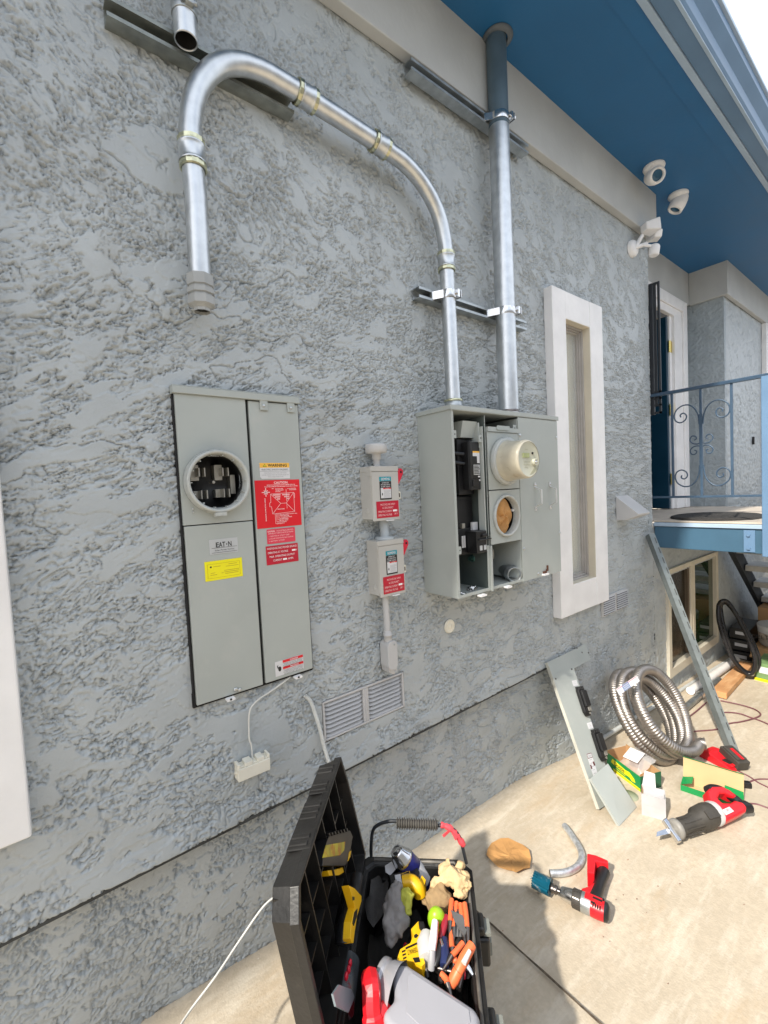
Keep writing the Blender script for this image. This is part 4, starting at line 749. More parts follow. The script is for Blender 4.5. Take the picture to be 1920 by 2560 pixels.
# ------------------------------------------------------------------ cameras and floodlight
def seccam(x, y, aim, label):
    t = thing('security_camera', label, 'security camera', (x, y, 3.35), group='security cameras under the blue eave')
    MB().lathe([(.058, 0), (.060, -.008), (.054, -.020), (.040, -.034)], (x, y, 3.3515), (0, 0, 1), 36).build('base', white, t)
    a = Vector(aim).normalized(); c = Vector((x, y, 3.295))+a*.008
    h = MB(); h.lathe([(.040, -.058), (.046, -.035), (.048, 0), (.045, .040), (.034, .046), (.032, .044), (.030, .032), (0, .030)], c, a, 32)
    h.ball((x, y, 3.315), .044); hh = h.build('housing', white, t)
    MB().lathe([(.0305, .033), (.024, .036), (.012, .038), (0, .038)], c, a, 28).build('lens', pm('cam_lens', (.03, .10, .17), .1, .2), hh)
seccam(3.09, -.149, (-.75, -.75, -.55), 'white dome camera under the eave, nearer one, its round lens facing the viewer')
seccam(3.523, -.134, (-.30, .35, -.85), 'white camera under the eave, farther one, turned to the side')
t = thing('floodlight', 'white twin floodlight with motion sensor at the house corner', 'floodlight', (3.2, -.05, 2.95))
mb = MB(); mb.lathe([(0, .032), (.040, .030), (.050, .018), (.052, 0)], (3.10, -.004, 2.93), (0, -1, 0), 28); mb.cyl((3.10, -.03, 2.93), (3.16, -.075, 2.95), .012); mb.cyl((3.10, -.03, 2.93), (3.13, -.06, 3.0), .012); mb.build('mount', white, t)
def head(c, a, w=.045, h=.035, d=.085):
    a = Vector(a).normalized(); M = Matrix.Translation(c) @ a.to_track_quat('Y', 'Z').to_matrix().to_4x4()
    mb = MB(M); pts = lambda y, k: [(-w*k, y, -h*k), (w*k, y, -h*k), (w*k, y, h*k), (-w*k, y, h*k)]
    r_ = [pts(-d, .62), pts(-d*.55, .85), pts(0, 1.08)]; vs = sum(r_, []); fs = [(3, 2, 1, 0), (8, 9, 10, 11)]
    for q in range(2):
        for i in range(4): j = (i+1) % 4; fs.append((q*4+i, q*4+j, q*4+4+j, q*4+4+i))
    mb.add(vs, fs); return mb.build('lamp_head', white, t, bevel=.006)
head((3.20, -.11, 3.05), (1, -.55, .12)); head((3.28, -.06, 3.04), (.8, .9, .35), .035)
mb = MB(); mb.cyl((3.13, -.06, 2.94), (3.18, -.10, 2.93), .009); mb.lathe([(0, -.034), (.024, -.034), (.030, -.026), (.030, .020), (.026, .030), (0, .030)], (3.19, -.105, 2.905), (.15, -.1, 1), 20); mb.build('sensor', white, t, bevel=.001)
t = thing('door_bell', 'small black bell button on the porch side wall', 'doorbell', (5.6, -.02, 1.75)); MB().box(5.86, 5.89, -.02, .0, 1.76, 1.84).build('button', black, t, bevel=.004)
# ------------------------------------------------------------------ things by the far wall
def gtube(name, pts, r, mat, label, cat, n=10, k=8, lift=None):
    P = [Vector((x, y, gz(x)+(z if z is not None else r))) for x, y, z in pts]; o = MB().tube(bez(P, k), r, n).build(name, mat); return tag(o, label, cat)
o = MB().tube([(2.30, -.045, gz(2.3)+.035), (2.9, -.045, -.045), (3.54, -.045, -.105), (4.4, -.05, -.165), (5.05, -.06, -.21)], .0125, 12).build('wall_conduit', pvc); tag(o, 'thin grey conduit running along the foot of the wall', 'conduit')
t = thing('metal_conduit', 'grey metal conduit lying on the concrete under the leaning strut', 'conduit', (3.6, -.19, -.1)); MB().cyl((3.12, -.19, gz(3.12)+.022), (4.10, -.17, gz(4.1)+.022), .021, 20).build('pipe', galv2, t); MB().lathe([(.024, 0), (.026, .01), (.026, .05), (.024, .06)], (3.62, -.18, gz(3.62)+.022), (1, .02, -.06), 20).build('coupling', galv, t)
o = MB().cyl((3.66, -.115, gz(3.66)+.03), (4.72, -.13, gz(4.72)+.03), .028, 20).build('white_pipe', pvcw); tag(o, 'white plastic pipe lying between the wall and the wooden plank', 'pipe')
mb = MB(Matrix.Translation((4.22, -.235, gz(4.2))) @ Matrix.Rotation(R(3), 4, 'Z') @ Matrix.Rotation(R(3.6), 4, 'Y')); mb.box(-.46, .46, -.045, .045, 0, .042); o = mb.build('wooden_plank', wood, bevel=.003); tag(o, 'short reddish wooden plank lying on the concrete', 'plank')
mb = MB(); H = [(4.30, -.119, .413), (4.30, -.140, .450), (4.32, -.175, .445), (4.33, -.238, .329), (4.33, -.300, .18), (4.33, -.344, .03), (4.33, -.335, -.07), (4.32, -.30, -.105), (4.30, -.25, -.06), (4.28, -.20, .03), (4.27, -.16, .16), (4.28, -.125, .30)]
mb.tube(bez(H+[H[0]], 8), .016, 10); H2 = [(p[0]+.05, p[1]+.012*math.sin(i), p[2]*.96-.012) for i, p in enumerate(H)]; mb.tube(bez(H2+[H2[0]], 8), .015, 10); o = mb.build('hose_coil', pm('hose_black', (.012, .012, .014), .22, 0, .2, 20)); tag(o, 'black hose in a tall loop leaning on the wall below the porch', 'hose')
for i, (lab) in enumerate(('dark storage crate at the bottom of the stack below the stairs', 'dark storage crate in the middle of the stack below the stairs', 'dark storage crate on top of the stack below the stairs')):
    t = thing('storage_crate', lab, 'crate', (5.0, -.22, -.3+.16*i), group='dark crates stacked below the stairs'); x0 = 4.86+.02*i; z0 = -.155+.10*i
    MB().box(x0, x0+.4, -.205+.01*i, -.035, z0-.06, z0+.035).build('crate_body', pm('crate_black', (.02, .02, .02), .4), t, bevel=.006)
    MB().box(x0-.003, x0-.001, -.17, -.08, z0-.02, z0+.008).build('paper_label', wlab, t)
t = thing('bucket', 'white bucket with torn label below the stairs', 'bucket', (4.95, -.52, gz(5))); mb = MB(); cc = (5.0, -.365, gz(5)+.16)
mb.lathe([(0, 0), (.13, 0), (.150, .15), (.152, .17), (.145, .18), (.140, .02), (0, .01)], cc, (0, 0, 1), 30); b_ = mb.build('bucket_body', wlab, t); mb = MB(); mb.lathe([(.1405, .06), (.148, .115)], cc, (0, 0, 1), 30); mb.build('label_band', pm('band_brown', (.42, .36, .30), .6, 0, .5, 30), b_)
mb = MB(); mb.text('DELTA SUE', .035, (4.862, -.33, gz(5)+.25), 0, right=(.35, -1, 0)); mb.build('lettering', pblack, b_)
t = thing('cardboard_box', 'open brown cardboard box standing under the white bucket', 'box', (4.98, -.5, gz(5))); mb = MB(); mb.box(4.84, 5.2, -.60, -.215, gz(5)+.0, gz(5)+.155); mb.prism([(4.84, -.215, gz(5)+.15), (4.84, -.50, gz(5)+.15), (4.74, -.50, gz(5)+.09), (4.74, -.215, gz(5)+.09)], (0, 0, .004)); mb.build('carton', card, t)
t = thing('cardboard_box', 'tall brown cardboard box standing in the dark behind the bucket', 'box', (5.4, -.4, gz(5))); MB().box(5.30, 5.65, -.62, -.155, gz(5), gz(5)+.40).build('carton', card, t, bevel=.004)
t = thing('green_carton', 'green carton with white label and yellow base by the bucket', 'box', (4.6, -.5, gz(4.6))); z = gz(4.6); MB().box(4.39, 4.67, -.62, -.330, z+.03, z+.15).build('carton', greeno, t, bevel=.003); MB().box(4.385, 4.68, -.625, -.326, z, z+.029).build('base_band', yellow, t); MB().box(4.387, 4.389, -.45, -.355, z+.075, z+.125).build('paper_label', wlab, t)
# leaning strut channel
def along(p, q, up=(0, 0, 1)):
    p = Vector(p); q = Vector(q); x = (q-p).normalized(); y = Vector(up).cross(x).normalized(); z = x.cross(y); m = Matrix((x, y, z)).transposed().to_4x4(); m.translation = p; return m, (q-p).length
M, L_ = along((3.245, -.025, 1.09), (2.925, -.555, gz(2.93)+.003), (.8, -.5, 0))
mb = MB(M); T = .0026; w = .0205; mb.box(0, L_, -w, w, -w, -w+T); mb.box(0, L_, -w, -w+T, -w+T, w); mb.box(0, L_, w-T, w, -w+T, w); mb.box(0, L_, -w+T, -w+.009, w-T, w); mb.box(0, L_, w-.009, w-T, w-T, w)
for i in range(18): mb.box(.03+i*.07, .07+i*.07, w+.0003, w+.0008, -.0045, .0045, 1); mb.box(.03+i*.07, .07+i*.07, -w-.0008, -w-.0003, .006, .013, 1)
o = mb.build('leaning_strut', [pm('strut_lean', (.24, .27, .27), .5, .5, .12, 20), pm('strut_slot', (.07, .075, .075), .7)]); tag(o, 'long slotted metal strut leaning against the house corner', 'strut channel')
# ------------------------------------------------------------------ leaning panel cover
t = thing('panel_cover', 'grey L shaped panel cover with two black breakers leaning on the wall', 'panel cover', (2.0, -.2, 0))
A = Vector((1.992, -.020, .565)); B = Vector((2.376, -.020, .565)); C_ = Vector((1.902, -.313, gz(1.9)+.002)); ux = (B-A).normalized(); nn = (B-A).cross(C_-A).normalized()
if nn.y > 0: nn = -nn
PP = lambda px, py, h=0.0: HIT(px, py, A, nn)+nn*h
pts = [PP(*q) for q in ((1369, 1656), (1465, 1609), (1475.5, 1649), (1435, 1671), (1512, 1908), (1550, 1990), (1499, 2023))]
MB().prism(pts, -nn*.0022).build('plate', pgray, t)
MB().prism([pts[0], pts[6], pts[6]-nn*.016, pts[0]-nn*.016], ux*-.0022).build('flange', pm('panel_edge', (.50, .50, .44), .5), t)
mb = MB()
for q in ((1455, 1631), (1471, 1632), (1429, 1673), (1389, 1697), (1442, 1620)): p = PP(*q, .001); mb.cyl(p-nn*.001, p+nn*.0012, .004, 10)
mb.build('screw_hole', gunm, t)
dwn = (pts[4]-pts[3]).normalized(); sd_ = dwn.cross(nn).normalized()
if sd_.x < 0: sd_ = -sd_
for (cx, cy) in ((1454, 1751), (1493, 1860)):
    c = PP(cx, cy); M = Matrix((sd_, dwn, nn)).transposed().to_4x4(); M.translation = c
    mb = MB(M); mb.box(-.026, .026, -.052, .058, .001, .020); mb.box(-.020, .020, -.045, .03, .020, .034)
    for k in range(3): mb.box(-.022+.016*k, -.013+.016*k, -.066, -.048, .001, .024)
    mb.prism([(-.024, .058, .001), (.024, .058, .001), (.016, .074, .001), (-.016, .074, .001)], (0, 0, .016)); bk = mb.build('breaker', black, t, bevel=.003)
    mb = MB(M); mb.box(.0, .024, .032, .052, .0205, .024); mb.cyl((.010, .062, .010), (.010, .062, .020), .006, 10); mb.build('terminal', conn, bk, bevel=.001)
    mb = MB(M); mb.box(-.030, .010, -.098, -.070, .0006, .0012); mb.box(-.022, .0, -.090, -.0895, .0012, .0014, 1); mb.box(-.022, .0, -.083, -.0825, .0012, .0014, 1); mb.build('paper_label', [wlab, pgreyp], t)
M = Matrix((sd_, dwn, nn)).transposed().to_4x4(); M.translation = PP(1481, 1913)
mb = MB(M); mb.box(-.019, .019, -.050, .050, .0006, .0012); mb.box(-.019, .019, -.050, -.030, .0013, .0018, 1); mb.box(-.0165, .0165, -.0475, -.0325, .0019, .0022, 0); mb.text('DANGER', .009, (0, -.040, .0026), 2, (1, 0, 0), (0, -1, 0), wmax=.026)
mb.box(.008, .019, -.013, .004, .0013, .0018, 1); mb.box(-.019, -.010, -.004, .013, .0013, .0018, 1)
for k in range(5): mb.box(-.012, .006, -.024+.014*k, -.0225+.014*k, .0013, .0016, 2)
mb.build('danger_label', [wlab, pm('label_maroon', (.12, .02, .02), .5), pgreyp], t)
f0, f1, f2, f3 = Vector((1.905, -.274, .122)), Vector((2.068, -.274, .122)), Vector((2.066, -.402, gz(2.06)+.004)), Vector((1.886, -.405, gz(1.9)+.004)); fn = (f1-f0).cross(f3-f0).normalized()
if fn.z < 0: fn = -fn
mb = MB(); mb.prism([f0, f1, f2, f3], fn*.0022); mb.prism([f0, f3, f3-fn*.010, f0-fn*.010], (-.0022, 0, 0)); mb.prism([f3, f2, f2-fn*.003, f3-fn*.003], (0, -.002, 0)); mb.build('lower_flap', pgray, t, bevel=.0008)
mb = MB(); g = [PP(1475, 1960, -.012), PP(1511, 2010, -.012), PP(1502, 2022, -.012), PP(1492, 1990, -.012)]; mb.prism(g, nn*-.002); mb.build('return_flange', pm('panel_back', (.36, .38, .30), .6), t)
o = MB().lathe([(0, .004), (.040, .004), (.041, 0), (0, 0)], (2.12, -.345, gz(2.1)+.001), (0, 0, 1), 28).build('round_slug', pm('slug', (.34, .37, .26), .5)); tag(o, 'small greenish round knockout disc beside the panel cover', 'metal disc')
# ------------------------------------------------------------------ flexible conduit coil
t = thing('flexible_conduit', 'coil of ribbed flexible metal conduit standing against the wall', 'conduit coil', (2.7, -.15, -.06))
def coilpath():
    P = []; Cc = Vector((2.60, -.225, .155)); n_ = Vector((-.02, -.83, .56)).normalized(); a = Vector((.98, -.20, .02)); a = (a-n_*a.dot(n_)).normalized(); b = n_.cross(a)
    if b.z < 0: b = -b
    N = 460
    for i in range(N+1):
        u = i/N; th = 2*math.pi*(3.97*u)+R(-62); rad = .222+.012*math.sin(5*u+1)-.028*(1 if .45 < u < .72 else 0)*math.sin((u-.45)/.27*math.pi)
        off = (.172*(1-u)-.03)+.010*math.sin(th*1.5); off = -off+.12
        P.append(Cc+a*rad*math.cos(th)*.92+b*rad*math.sin(th)*.98+n_*off)
    d = (P[-1]-P[-3]).normalized(); e = P[-1]; d2 = Vector((-.10, -1, -.02)).normalized()
    P += [e+d*(.006*k)*(1-k/34)+d2*(.0060*k*k/14) for k in range(1, 8)]
    return P
P = coilpath()
def resamp(P, st):
    o = [P[0]]; acc = 0
    for p, q in zip(P[:-1], P[1:]):
        L2 = (q-p).length; s_ = st-acc
        while s_ < L2: o.append(p+(q-p)*(s_/L2)); s_ += st
        acc = (acc+L2) % st if L2 > 0 else acc
        acc = L2-(s_-st)
    return o
st = .0034; P = resamp(P, st); n = len(P); mb = MB(); mb.tube(P, [.0268+.0019*math.sin(i*2*math.pi*st/.0135) for i in range(n)], 16); mb.build('coil', flexm, t)
tp = bez([P[0], P[0]+(P[0]-P[6])*1.5, P[0]+(P[0]-P[6])*3.2], 10)
M = Matrix.Translation(WL(1566, 1716, -.262)) @ Matrix.Rotation(R(-8), 4, 'Y') @ Matrix.Rotation(R(-8), 4, 'Z') @ Matrix.Rotation(R(60), 4, 'X'); mb = MB(M)
mb.box(-.075, .105, -.014, .016, 0, .0012); mb.box(-.03, .025, -.013, .015, .0013, .0018, 1); mb.box(-.07, .10, .011, .013, .0013, .0018, 2)
for k in range(3): mb.box(-.026, .020, -.009+.008*k, -.006+.008*k, .0019, .0023, 0)
mb.build('paper_tag', [wlab, pm('tag_blue', (.10, .17, .36), .5), red2], t)
# ------------------------------------------------------------------ boxes
def frame2(x, y, dx, dy, z=None):
    L_ = math.hypot(dx, dy); e1 = Vector((dx/L_, dy/L_, 0)); e2 = Vector((-e1.y, e1.x, 0)); m = Matrix((e1, e2, Vector((0, 0, 1)))).transposed().to_4x4(); m.translation = Vector((x, y, gz(x)+.002 if z is None else z)); return m
t = thing('green_yellow_carton', 'open green and yellow carton holding a clear bag, beside the panel cover', 'box', (2.25, -.25, gz(2.25)))
M = frame2(2.275, -.170, -.08, -.19); Lb, Db, Hb, T = .215, .125, .078, .0015
mb = MB(M); mb.box(0, Lb, 0, T, 0, Hb); mb.box(0, T, T, Db, 0, Hb, 1); mb.box(Lb-T, Lb, T, Db, 0, Hb, 1); mb.box(T, Lb-T, Db-T, Db, 0, Hb, 2); mb.box(T, Lb-T, T, Db-T, 0, T, 2); mb.box(T, Lb-T, T, T*1.6, T, Hb, 2); mb.box(T, T*2, T*2, Db-T, T, Hb+.012, 2); mb.box(T*2, .05, Db-T*3, Db-T*2, Hb*.3, Hb+.022, 2)
mb.build('carton', [green, greend, card], t)
mb = MB(M); mb.prism([(.030, -.0006, .044), (.040, -.0006, .066), (.125, -.0006, .058), (.150, -.0006, .062), (.180, -.0006, .045), (.186, -.0006, .030), (.165, -.0006, .026), (.150, -.0006, .036), (.120, -.0006, .034), (.045, -.0006, .040)], (0, -.0006, 0)); mb.box(.045, .214, -.0008, -.0002, .002, .018); mb.text('Dottie', .019, (.086, -.0016, .050), 1, right=(1, 0, -.05), wmax=.066, bold=.02); mb.text('NOTHING WORKS HARDER', .007, (.132, -.0012, .010), 1, wmax=.15)
mb.box(.060, .125, -.0010, -.0004, .026, .0285, 0); mb.build('printed_logo', [yellow, pblack], t)
o = MB(M); o.rrect(.045, .165, 0, .115, -.0, .0, .004) if False else None
mbx = MB(M @ Matrix.Translation((.05, .035, .05)) @ Matrix.Rotation(R(28), 4, 'X')); random.seed(9)
g_ = 9; vs = []
for j in range(g_+1):
    for i in range(g_+1): x = .125*i/g_; y = .12*j/g_; e = min(i, g_-i, j, g_-j)/g_; vs.append((x, y, .030*math.sqrt(max(e, 0)*2)+random.uniform(-.004, .004)))
fs = [(j*(g_+1)+i, j*(g_+1)+i+1, (j+1)*(g_+1)+i+1, (j+1)*(g_+1)+i) for j in range(g_) for i in range(g_)]; mbx.add(vs, fs, 0, True); o = mbx.build('plastic_bag', bagm); tag(o, 'clear plastic bag of parts lying in the green and yellow carton', 'plastic bag')
mb = MB(M @ Matrix.Translation((.075, .030, .092)) @ Matrix.Rotation(R(24), 4, 'X') @ Matrix.Rotation(R(12), 4, 'Z')); mb.box(.002, .080, .0, .070, 0, .0008)
for k in range(8): mb.box(.010, .072-(k % 3)*.012, .006+.0075*k, .0082+.0075*k, .0009, .0013, 1 if k % 3 else 2)
o = mb.build('instruction_sheet', [wlab, pgreyp, pm('print_rose', (.5, .15, .2), .6)]); tag(o, 'white printed sheet on top of the bag in the green and yellow carton', 'paper sheet')
t = thing('white_carton', 'small white carton standing open on the concrete', 'box', (2.06, -.47, gz(2.06))); M = frame2(2.034, -.437, .034, -.084); w_, d_, h_ = .092, .068, .098
mb = MB(M); mb.box(0, w_, 0, T, 0, h_); mb.box(0, T, T, d_, 0, h_, 1); mb.box(w_-T, w_, T, d_, 0, h_); mb.box(T, w_-T, d_-T, d_, 0, h_); mb.box(T, w_-T, T, d_-T, 0, T, 1)
mb.prism([(.004, d_, h_), (w_*.62, d_, h_), (w_*.60, d_+.030, h_+.046), (w_*.16, d_+.032, h_+.050)], (0, .001, .0005)); mb.box(T, w_-T, T, .012, h_-.010, h_-.008, 2); mb.box(T*2, w_-T*2, .012, d_-T*2, h_-.02, h_-.018, 0); mb.prism([(0, 0, h_), (0, d_, h_), (.012, d_*.8, h_-.03), (.012, d_*.2, h_-.03)], (.001, 0, 0), 1)
mb.build('carton', [pm('white_card', (.50, .49, .50), .6), card, pm('box_maroon', (.14, .03, .05), .5)], t)
mb = MB(M); mb.text('aero', .008, (.030, -.0006, .052), 0, wmax=.030); mb.text('Aluminum Armored Cable', .004, (.045, -.0006, .030), 0, wmax=.07); mb.build('printed_text', pm('print_faint', (.62, .45, .47), .6), t)
t = thing('green_carton', 'empty green carton with its lid open, behind the red saw', 'box', (2.42, -.6, gz(2.4))); M = frame2(2.352, -.484, .044, -.224); w_, d_, h_ = .235, .082, .030
mb = MB(M); mb.box(0, w_, 0, T, 0, h_); mb.box(0, T, T, d_, 0, h_); mb.box(w_-T, w_, T, d_, 0, h_); mb.box(T, w_-T, T, d_, .0, T, 1); mb.box(T, w_-T, T, T*1.5, T, h_, 1)
lean = .018; mb.prism([(0, d_, 0), (w_, d_, 0), (w_, d_+lean, .118), (0, d_+lean, .118)], (0, .0012, 0)); mb.prism([(0, d_-.0008, T), (w_, d_-.0008, T), (w_, d_+lean-.0008, .117), (0, d_+lean-.0008, .117)], (0, .0007, 0), 1); mb.prism([(0, d_+lean, .119), (w_, d_+lean, .119), (w_, d_+lean-.008, .123), (0, d_+lean-.008, .123)], (0, 0, .002))
mb.prism([(.001, .004, h_), (.001, d_*.9, h_), (.045, d_*.8, h_+.022), (.045, .01, h_+.018)], (0, 0, .001)); mb.prism([(w_*.70, d_+.001, .050), (w_-.001, d_+.001, .044), (w_-.001, d_-.004, .004), (w_*.70, d_-.004, .004)], (0, -.001, 0)); mb.build('carton', [green, cardl], t)
# ------------------------------------------------------------------ battery charger
t = thing('battery_charger', 'red battery charger with a dark battery on it, near the foot of the leaning strut', 'battery charger', (2.8, -.52, gz(2.8))); M = frame2(2.765, -.435, -.05, -.155)
mb = MB(M); mb.prism([(0, 0, 0), (.165, 0, 0), (.168, 0, .018), (.120, 0, .032), (.05, 0, .052), (.015, 0, .045), (0, 0, .02)], (0, .09, 0)); mb.box(.10, .160, .015, .060, .025, .034); mb.build('charger_body', redp, t, bevel=.007, seg=3)
mb = MB(M); mb.box(.105, .145, .02, .05, .034, .037); mb.build('charger_slot', gunm, t, bevel=.002)
M2 = M @ Matrix.Translation((.075, .095, .030)) @ Matrix.Rotation(R(14), 4, 'Y') @ Matrix.Rotation(R(-14), 4, 'Z')
mb = MB(M2); mb.box(-.01, .105, -.034, .036, 0, .050); mb.box(.0, .09, -.028, .03, .050, .058); bt = mb.build('battery', rubber, t, bevel=.008, seg=3); mb = MB(M2); mb.box(.02, .092, -.006, .010, .057, .0605); mb.build('battery_stripe', redp, bt, bevel=.001)
# ------------------------------------------------------------------ cords
def cord(pxs, label, r=.0042, z=0): P = [GR(px, py, r) for px, py in pxs]; o = MB().tube(bez(P, 8), r, 8).build('power_cord', cordr); tag(o, label, 'cord')
s_ = 600/1659; Q = lambda L: [(1320+a*s_, 1300+b*s_) for a, b in L]
cord(Q([(1045, 1420), (1090, 1505), (1120, 1480), (1150, 1462), (1230, 1455), (1310, 1445), (1390, 1408), (1470, 1395), (1560, 1372), (1605, 1350), (1600, 1330), (1560, 1305), (1480, 1280), (1400, 1262), (1330, 1248)]), 'thin maroon cord looping over the concrete between the coil and the plank')
cord(Q([(1335, 1330), (1400, 1330), (1470, 1340), (1540, 1365), (1600, 1385), (1670, 1415)]), 'thin maroon cord passing behind the leaning strut to the right edge')
cord(Q([(1425, 1720), (1470, 1745), (1530, 1775), (1590, 1815), (1640, 1840), (1680, 1860)]), 'thin dark cord running from the red charger to the right edge'); cord(Q([(1490, 1830), (1530, 1812), (1580, 1795), (1630, 1792), (1680, 1795)]), 'thin dark cord plugged in behind the empty green carton'); cord(Q([(1480, 1945), (1530, 1960), (1580, 1965), (1640, 1985), (1680, 2000)]), 'thin dark cord running out below the empty green carton')
o = MB(Matrix.Translation(GR(*Q([(1500, 1828)])[0], .016)) @ Matrix.Rotation(R(-50), 4, 'Z')).box(-.03, .025, -.014, .014, -.014, .014).build('cord_plug', black, bevel=.005); tag(o, 'black plug end lying behind the empty green carton', 'plug')
cord(Q([(1050, 1410), (1100, 1370), (1160, 1325), (1200, 1290), (1232, 1262)]), 'thin maroon cord beside the grey metal conduit'); 
# ------------------------------------------------------------------ reciprocating saw
t = thing('reciprocating_saw', 'red and black reciprocating saw lying on the concrete', 'power saw', (2.1, -.65, gz(2.1)))
zs_ = .055; A = GR(1320+1010*s_, 1300+2140*s_, zs_); Bq = GR(1320+1480*s_, 1300+2000*s_, zs_); ax = (Bq-A).normalized(); side = Vector((0, 0, 1)).cross(ax).normalized()
M = Matrix((ax, side, ax.cross(side))).transposed().to_4x4() @ Matrix.Rotation(R(30), 4, 'X') @ Matrix.Scale(.86, 4); M.translation = A; LT = (Bq-A).length   # x along tool, y towards the handle side
loc = lambda px, py: M.inverted() @ HIT(1320+px*s_, 1300+py*s_, A, (0, 0, 1))
mb = MB(M); mb.tube([(.015, 0, 0), (.04, 0, 0), (.10, .004, 0), (.155, .01, 0), (.165, .012, 0), (.23, .016, 0), (.262, .018, 0)], [.038, .036, .036, .040, .052, .056, .050], 20); 
for q_ in range(9):
    a_ = q_*.7; mb.box(.045, .150, -.0025, .0025, .037, .0405, 0, Matrix.Rotation(a_, 4, 'X'))
mb.box(.175, .245, -.016, .020, .050, .058); mb.build('boot', rubber, t)
mb = MB(M); mb.tube([(.0, 0, 0), (.006, 0, 0), (.02, 0, 0), (.024, 0, 0)], [.034, .042, .044, .038], 20); mb.build('nose_ring', pm('nose_grey', (.24, .23, .21), .5), t)
mb = MB(M); mb.prism([(-.030, -.050, -.012), (-.008, -.050, -.012), (-.004, .050, -.012), (-.028, .046, -.012)], (0, 0, .024)); mb.cyl((-.035, 0, 0), (.01, 0, 0), .011, 12); mb.build('shoe', steel, t, bevel=.003)
mb = MB(M); mb.prism([(-.115, -.006, -.001), (-.02, -.010, -.001), (-.02, .012, -.001), (-.095, .010, -.001)], (0, 0, .002)); mb.build('blade', steel, t)
mb = MB(M); mb.tube([(.255, .016, 0), (.27, .016, 0), (.285, .015, 0)], [.053, .055, .052], 20); mb.build('collar', pm('collar_grey', (.5, .5, .5), .4), t)
mb = MB(M); oy = [(.275, -.035), (.36, -.028), (.43, -.020), (.455, -.005), (.455, .020), (.42, .035), (.385, .030), (.34, .040), (.335, .060), (.37, .078), (.40, .072), (.43, .045), (.455, .05), (.44, .085), (.41, .108), (.355, .118), (.31, .104), (.285, .070), (.275, .045)]
mb.prism([(a, b, -.030) for a, b in oy], (0, 0, .060)); sb = mb.build('body', redp, t, bevel=.010, seg=3)
mb = MB(M); mb.tube(bez([(.335, .110, .006), (.37, .112, .006), (.405, .098, .006), (.435, .068, .004), (.455, .040, .002), (.462, .015, 0)], 6), .0225, 14); mb.tube([(.44, .02, 0), (.475, .005, 0), (.50, -.006, 0)], [.028, .030, .022], 14); mb.build('grip', black, t)
mb = MB(M); mb.prism([(.30, -.012, .030), (.36, -.006, .030), (.355, .016, .030), (.305, .012, .030)], (0, 0, .0012)); mb.text('M', .016, (.33, .003, .032), 1, right=(1, .1, 0), up=(0, 1, 0)); mb.build('side_label', [wlab, redp], sb)
# ------------------------------------------------------------------ cordless drill with hole saw
t = thing('cordless_drill', 'red cordless drill with a blue hole saw lying on the concrete', 'drill', (1.4, -.48, gz(1.4)))
z3_ = 460/1659; Q3 = lambda a, b, z: GR(1160+a*z3_, 1960+b*z3_, z)
A = Q3(870, 972, .038); Bq = Q3(1300, 1165, .038); ax = (Bq-A).normalized(); side = Vector((0, 0, 1)).cross(ax).normalized(); M = Matrix((ax, side, Vector((0, 0, 1)))).transposed().to_4x4(); M.translation = A; LT = (Bq-A).length
k = LT/.17
mb = MB(M); mb.tube([(0, 0, 0), (.004*k, 0, 0), (.03*k, 0, 0), (.045*k, 0, 0)], [.014, .019, .023, .025], 24); mb.build('chuck', steel, t)
mb = MB(M); mb.tube([(.045*k, 0, 0), (.048*k, 0, 0), (.075*k, 0, 0), (.078*k, 0, 0)], [.026, .029, .030, .028], 24); mb.build('clutch_ring', rubber, t)
mb = MB(M); mb.tube([(.078*k, 0, 0), (.10*k, 0, 0), (.112*k, 0, 0)], [.030, .031, .029], 24); mb.build('gear_case', galv2, t)
mb = MB(M); mb.tube([(.112*k, 0, 0), (.135*k, 0, 0), (.158*k, 0, 0)], [.030, .031, .029], 20); mb.box(.09*k, .15*k, -.012, .012, .026, .033); db = mb.build('motor_housing', redp, t, bevel=.002)
mb = MB(M); mb.box(.118*k, .150*k, -.004, .004, .0325, .0335); mb.box(.114*k, .128*k, -.018, -.008, .0265, .0290); mb.box(.135*k, .156*k, .008, .018, .0265, .0285)
for q_ in range(4): mb.box((.120+.008*q_)*k, (.124+.008*q_)*k, -.026, -.014, .021, .0275)
mb.build('vent_slots', black, db)
mb = MB(M)
for q_ in range(10): a_ = q_*.33; mb.box(.050*k, .073*k, -.0012, .0012, .0285, .0305, 0, Matrix.Rotation(a_-1.5, 4, 'X'))
mb.build('knurling', gunm, t)
mb = MB(M); mb.tube([(.158*k, 0, 0), (.168*k, 0, 0), (.174*k, 0, 0)], [.0295, .027, .018], 20); mb.build('end_cap', black, t)
h0 = M.inverted() @ Q3(1190, 1000, .035); h1 = M.inverted() @ Q3(1230, 880, .035); h2 = M.inverted() @ Q3(1260, 790, .035); h3 = M.inverted() @ Q3(1150, 790, .035)
mb = MB(M); mb.tube([(h0.x, .010, 0), tuple(h0), tuple(h1), tuple(h2)], [.022, .020, .019, .022], 14); mb.build('grip', black, t)
mb = MB(M); q = [M.inverted() @ Q3(*c, .035) for c in ((1112, 705), (1190, 722), (1300, 770), (1305, 800), (1190, 775), (1178, 885), (1112, 870))]; mb.prism([(p.x, p.y, -.033) for p in q], (0, 0, .060)); mb.build('foot', redp, t, bevel=.004)
q = [M.inverted() @ Q3(*c, .045) for c in ((1055, 950), (1130, 930), (1185, 890), (1235, 880), (1215, 945), (1180, 1000), (1100, 985))]; mb = MB(M); mb.prism([(p.x, p.y, -.020) for p in q], (0, 0, .030)); mb.build('trigger_housing', redp, t, bevel=.004)
mb = MB(M); mb.text('MILWAUKEE', .011, (.13*k, -.004, .0325), 0, (1, 0, 0), (0, 1, 0), wmax=.036) if False else None
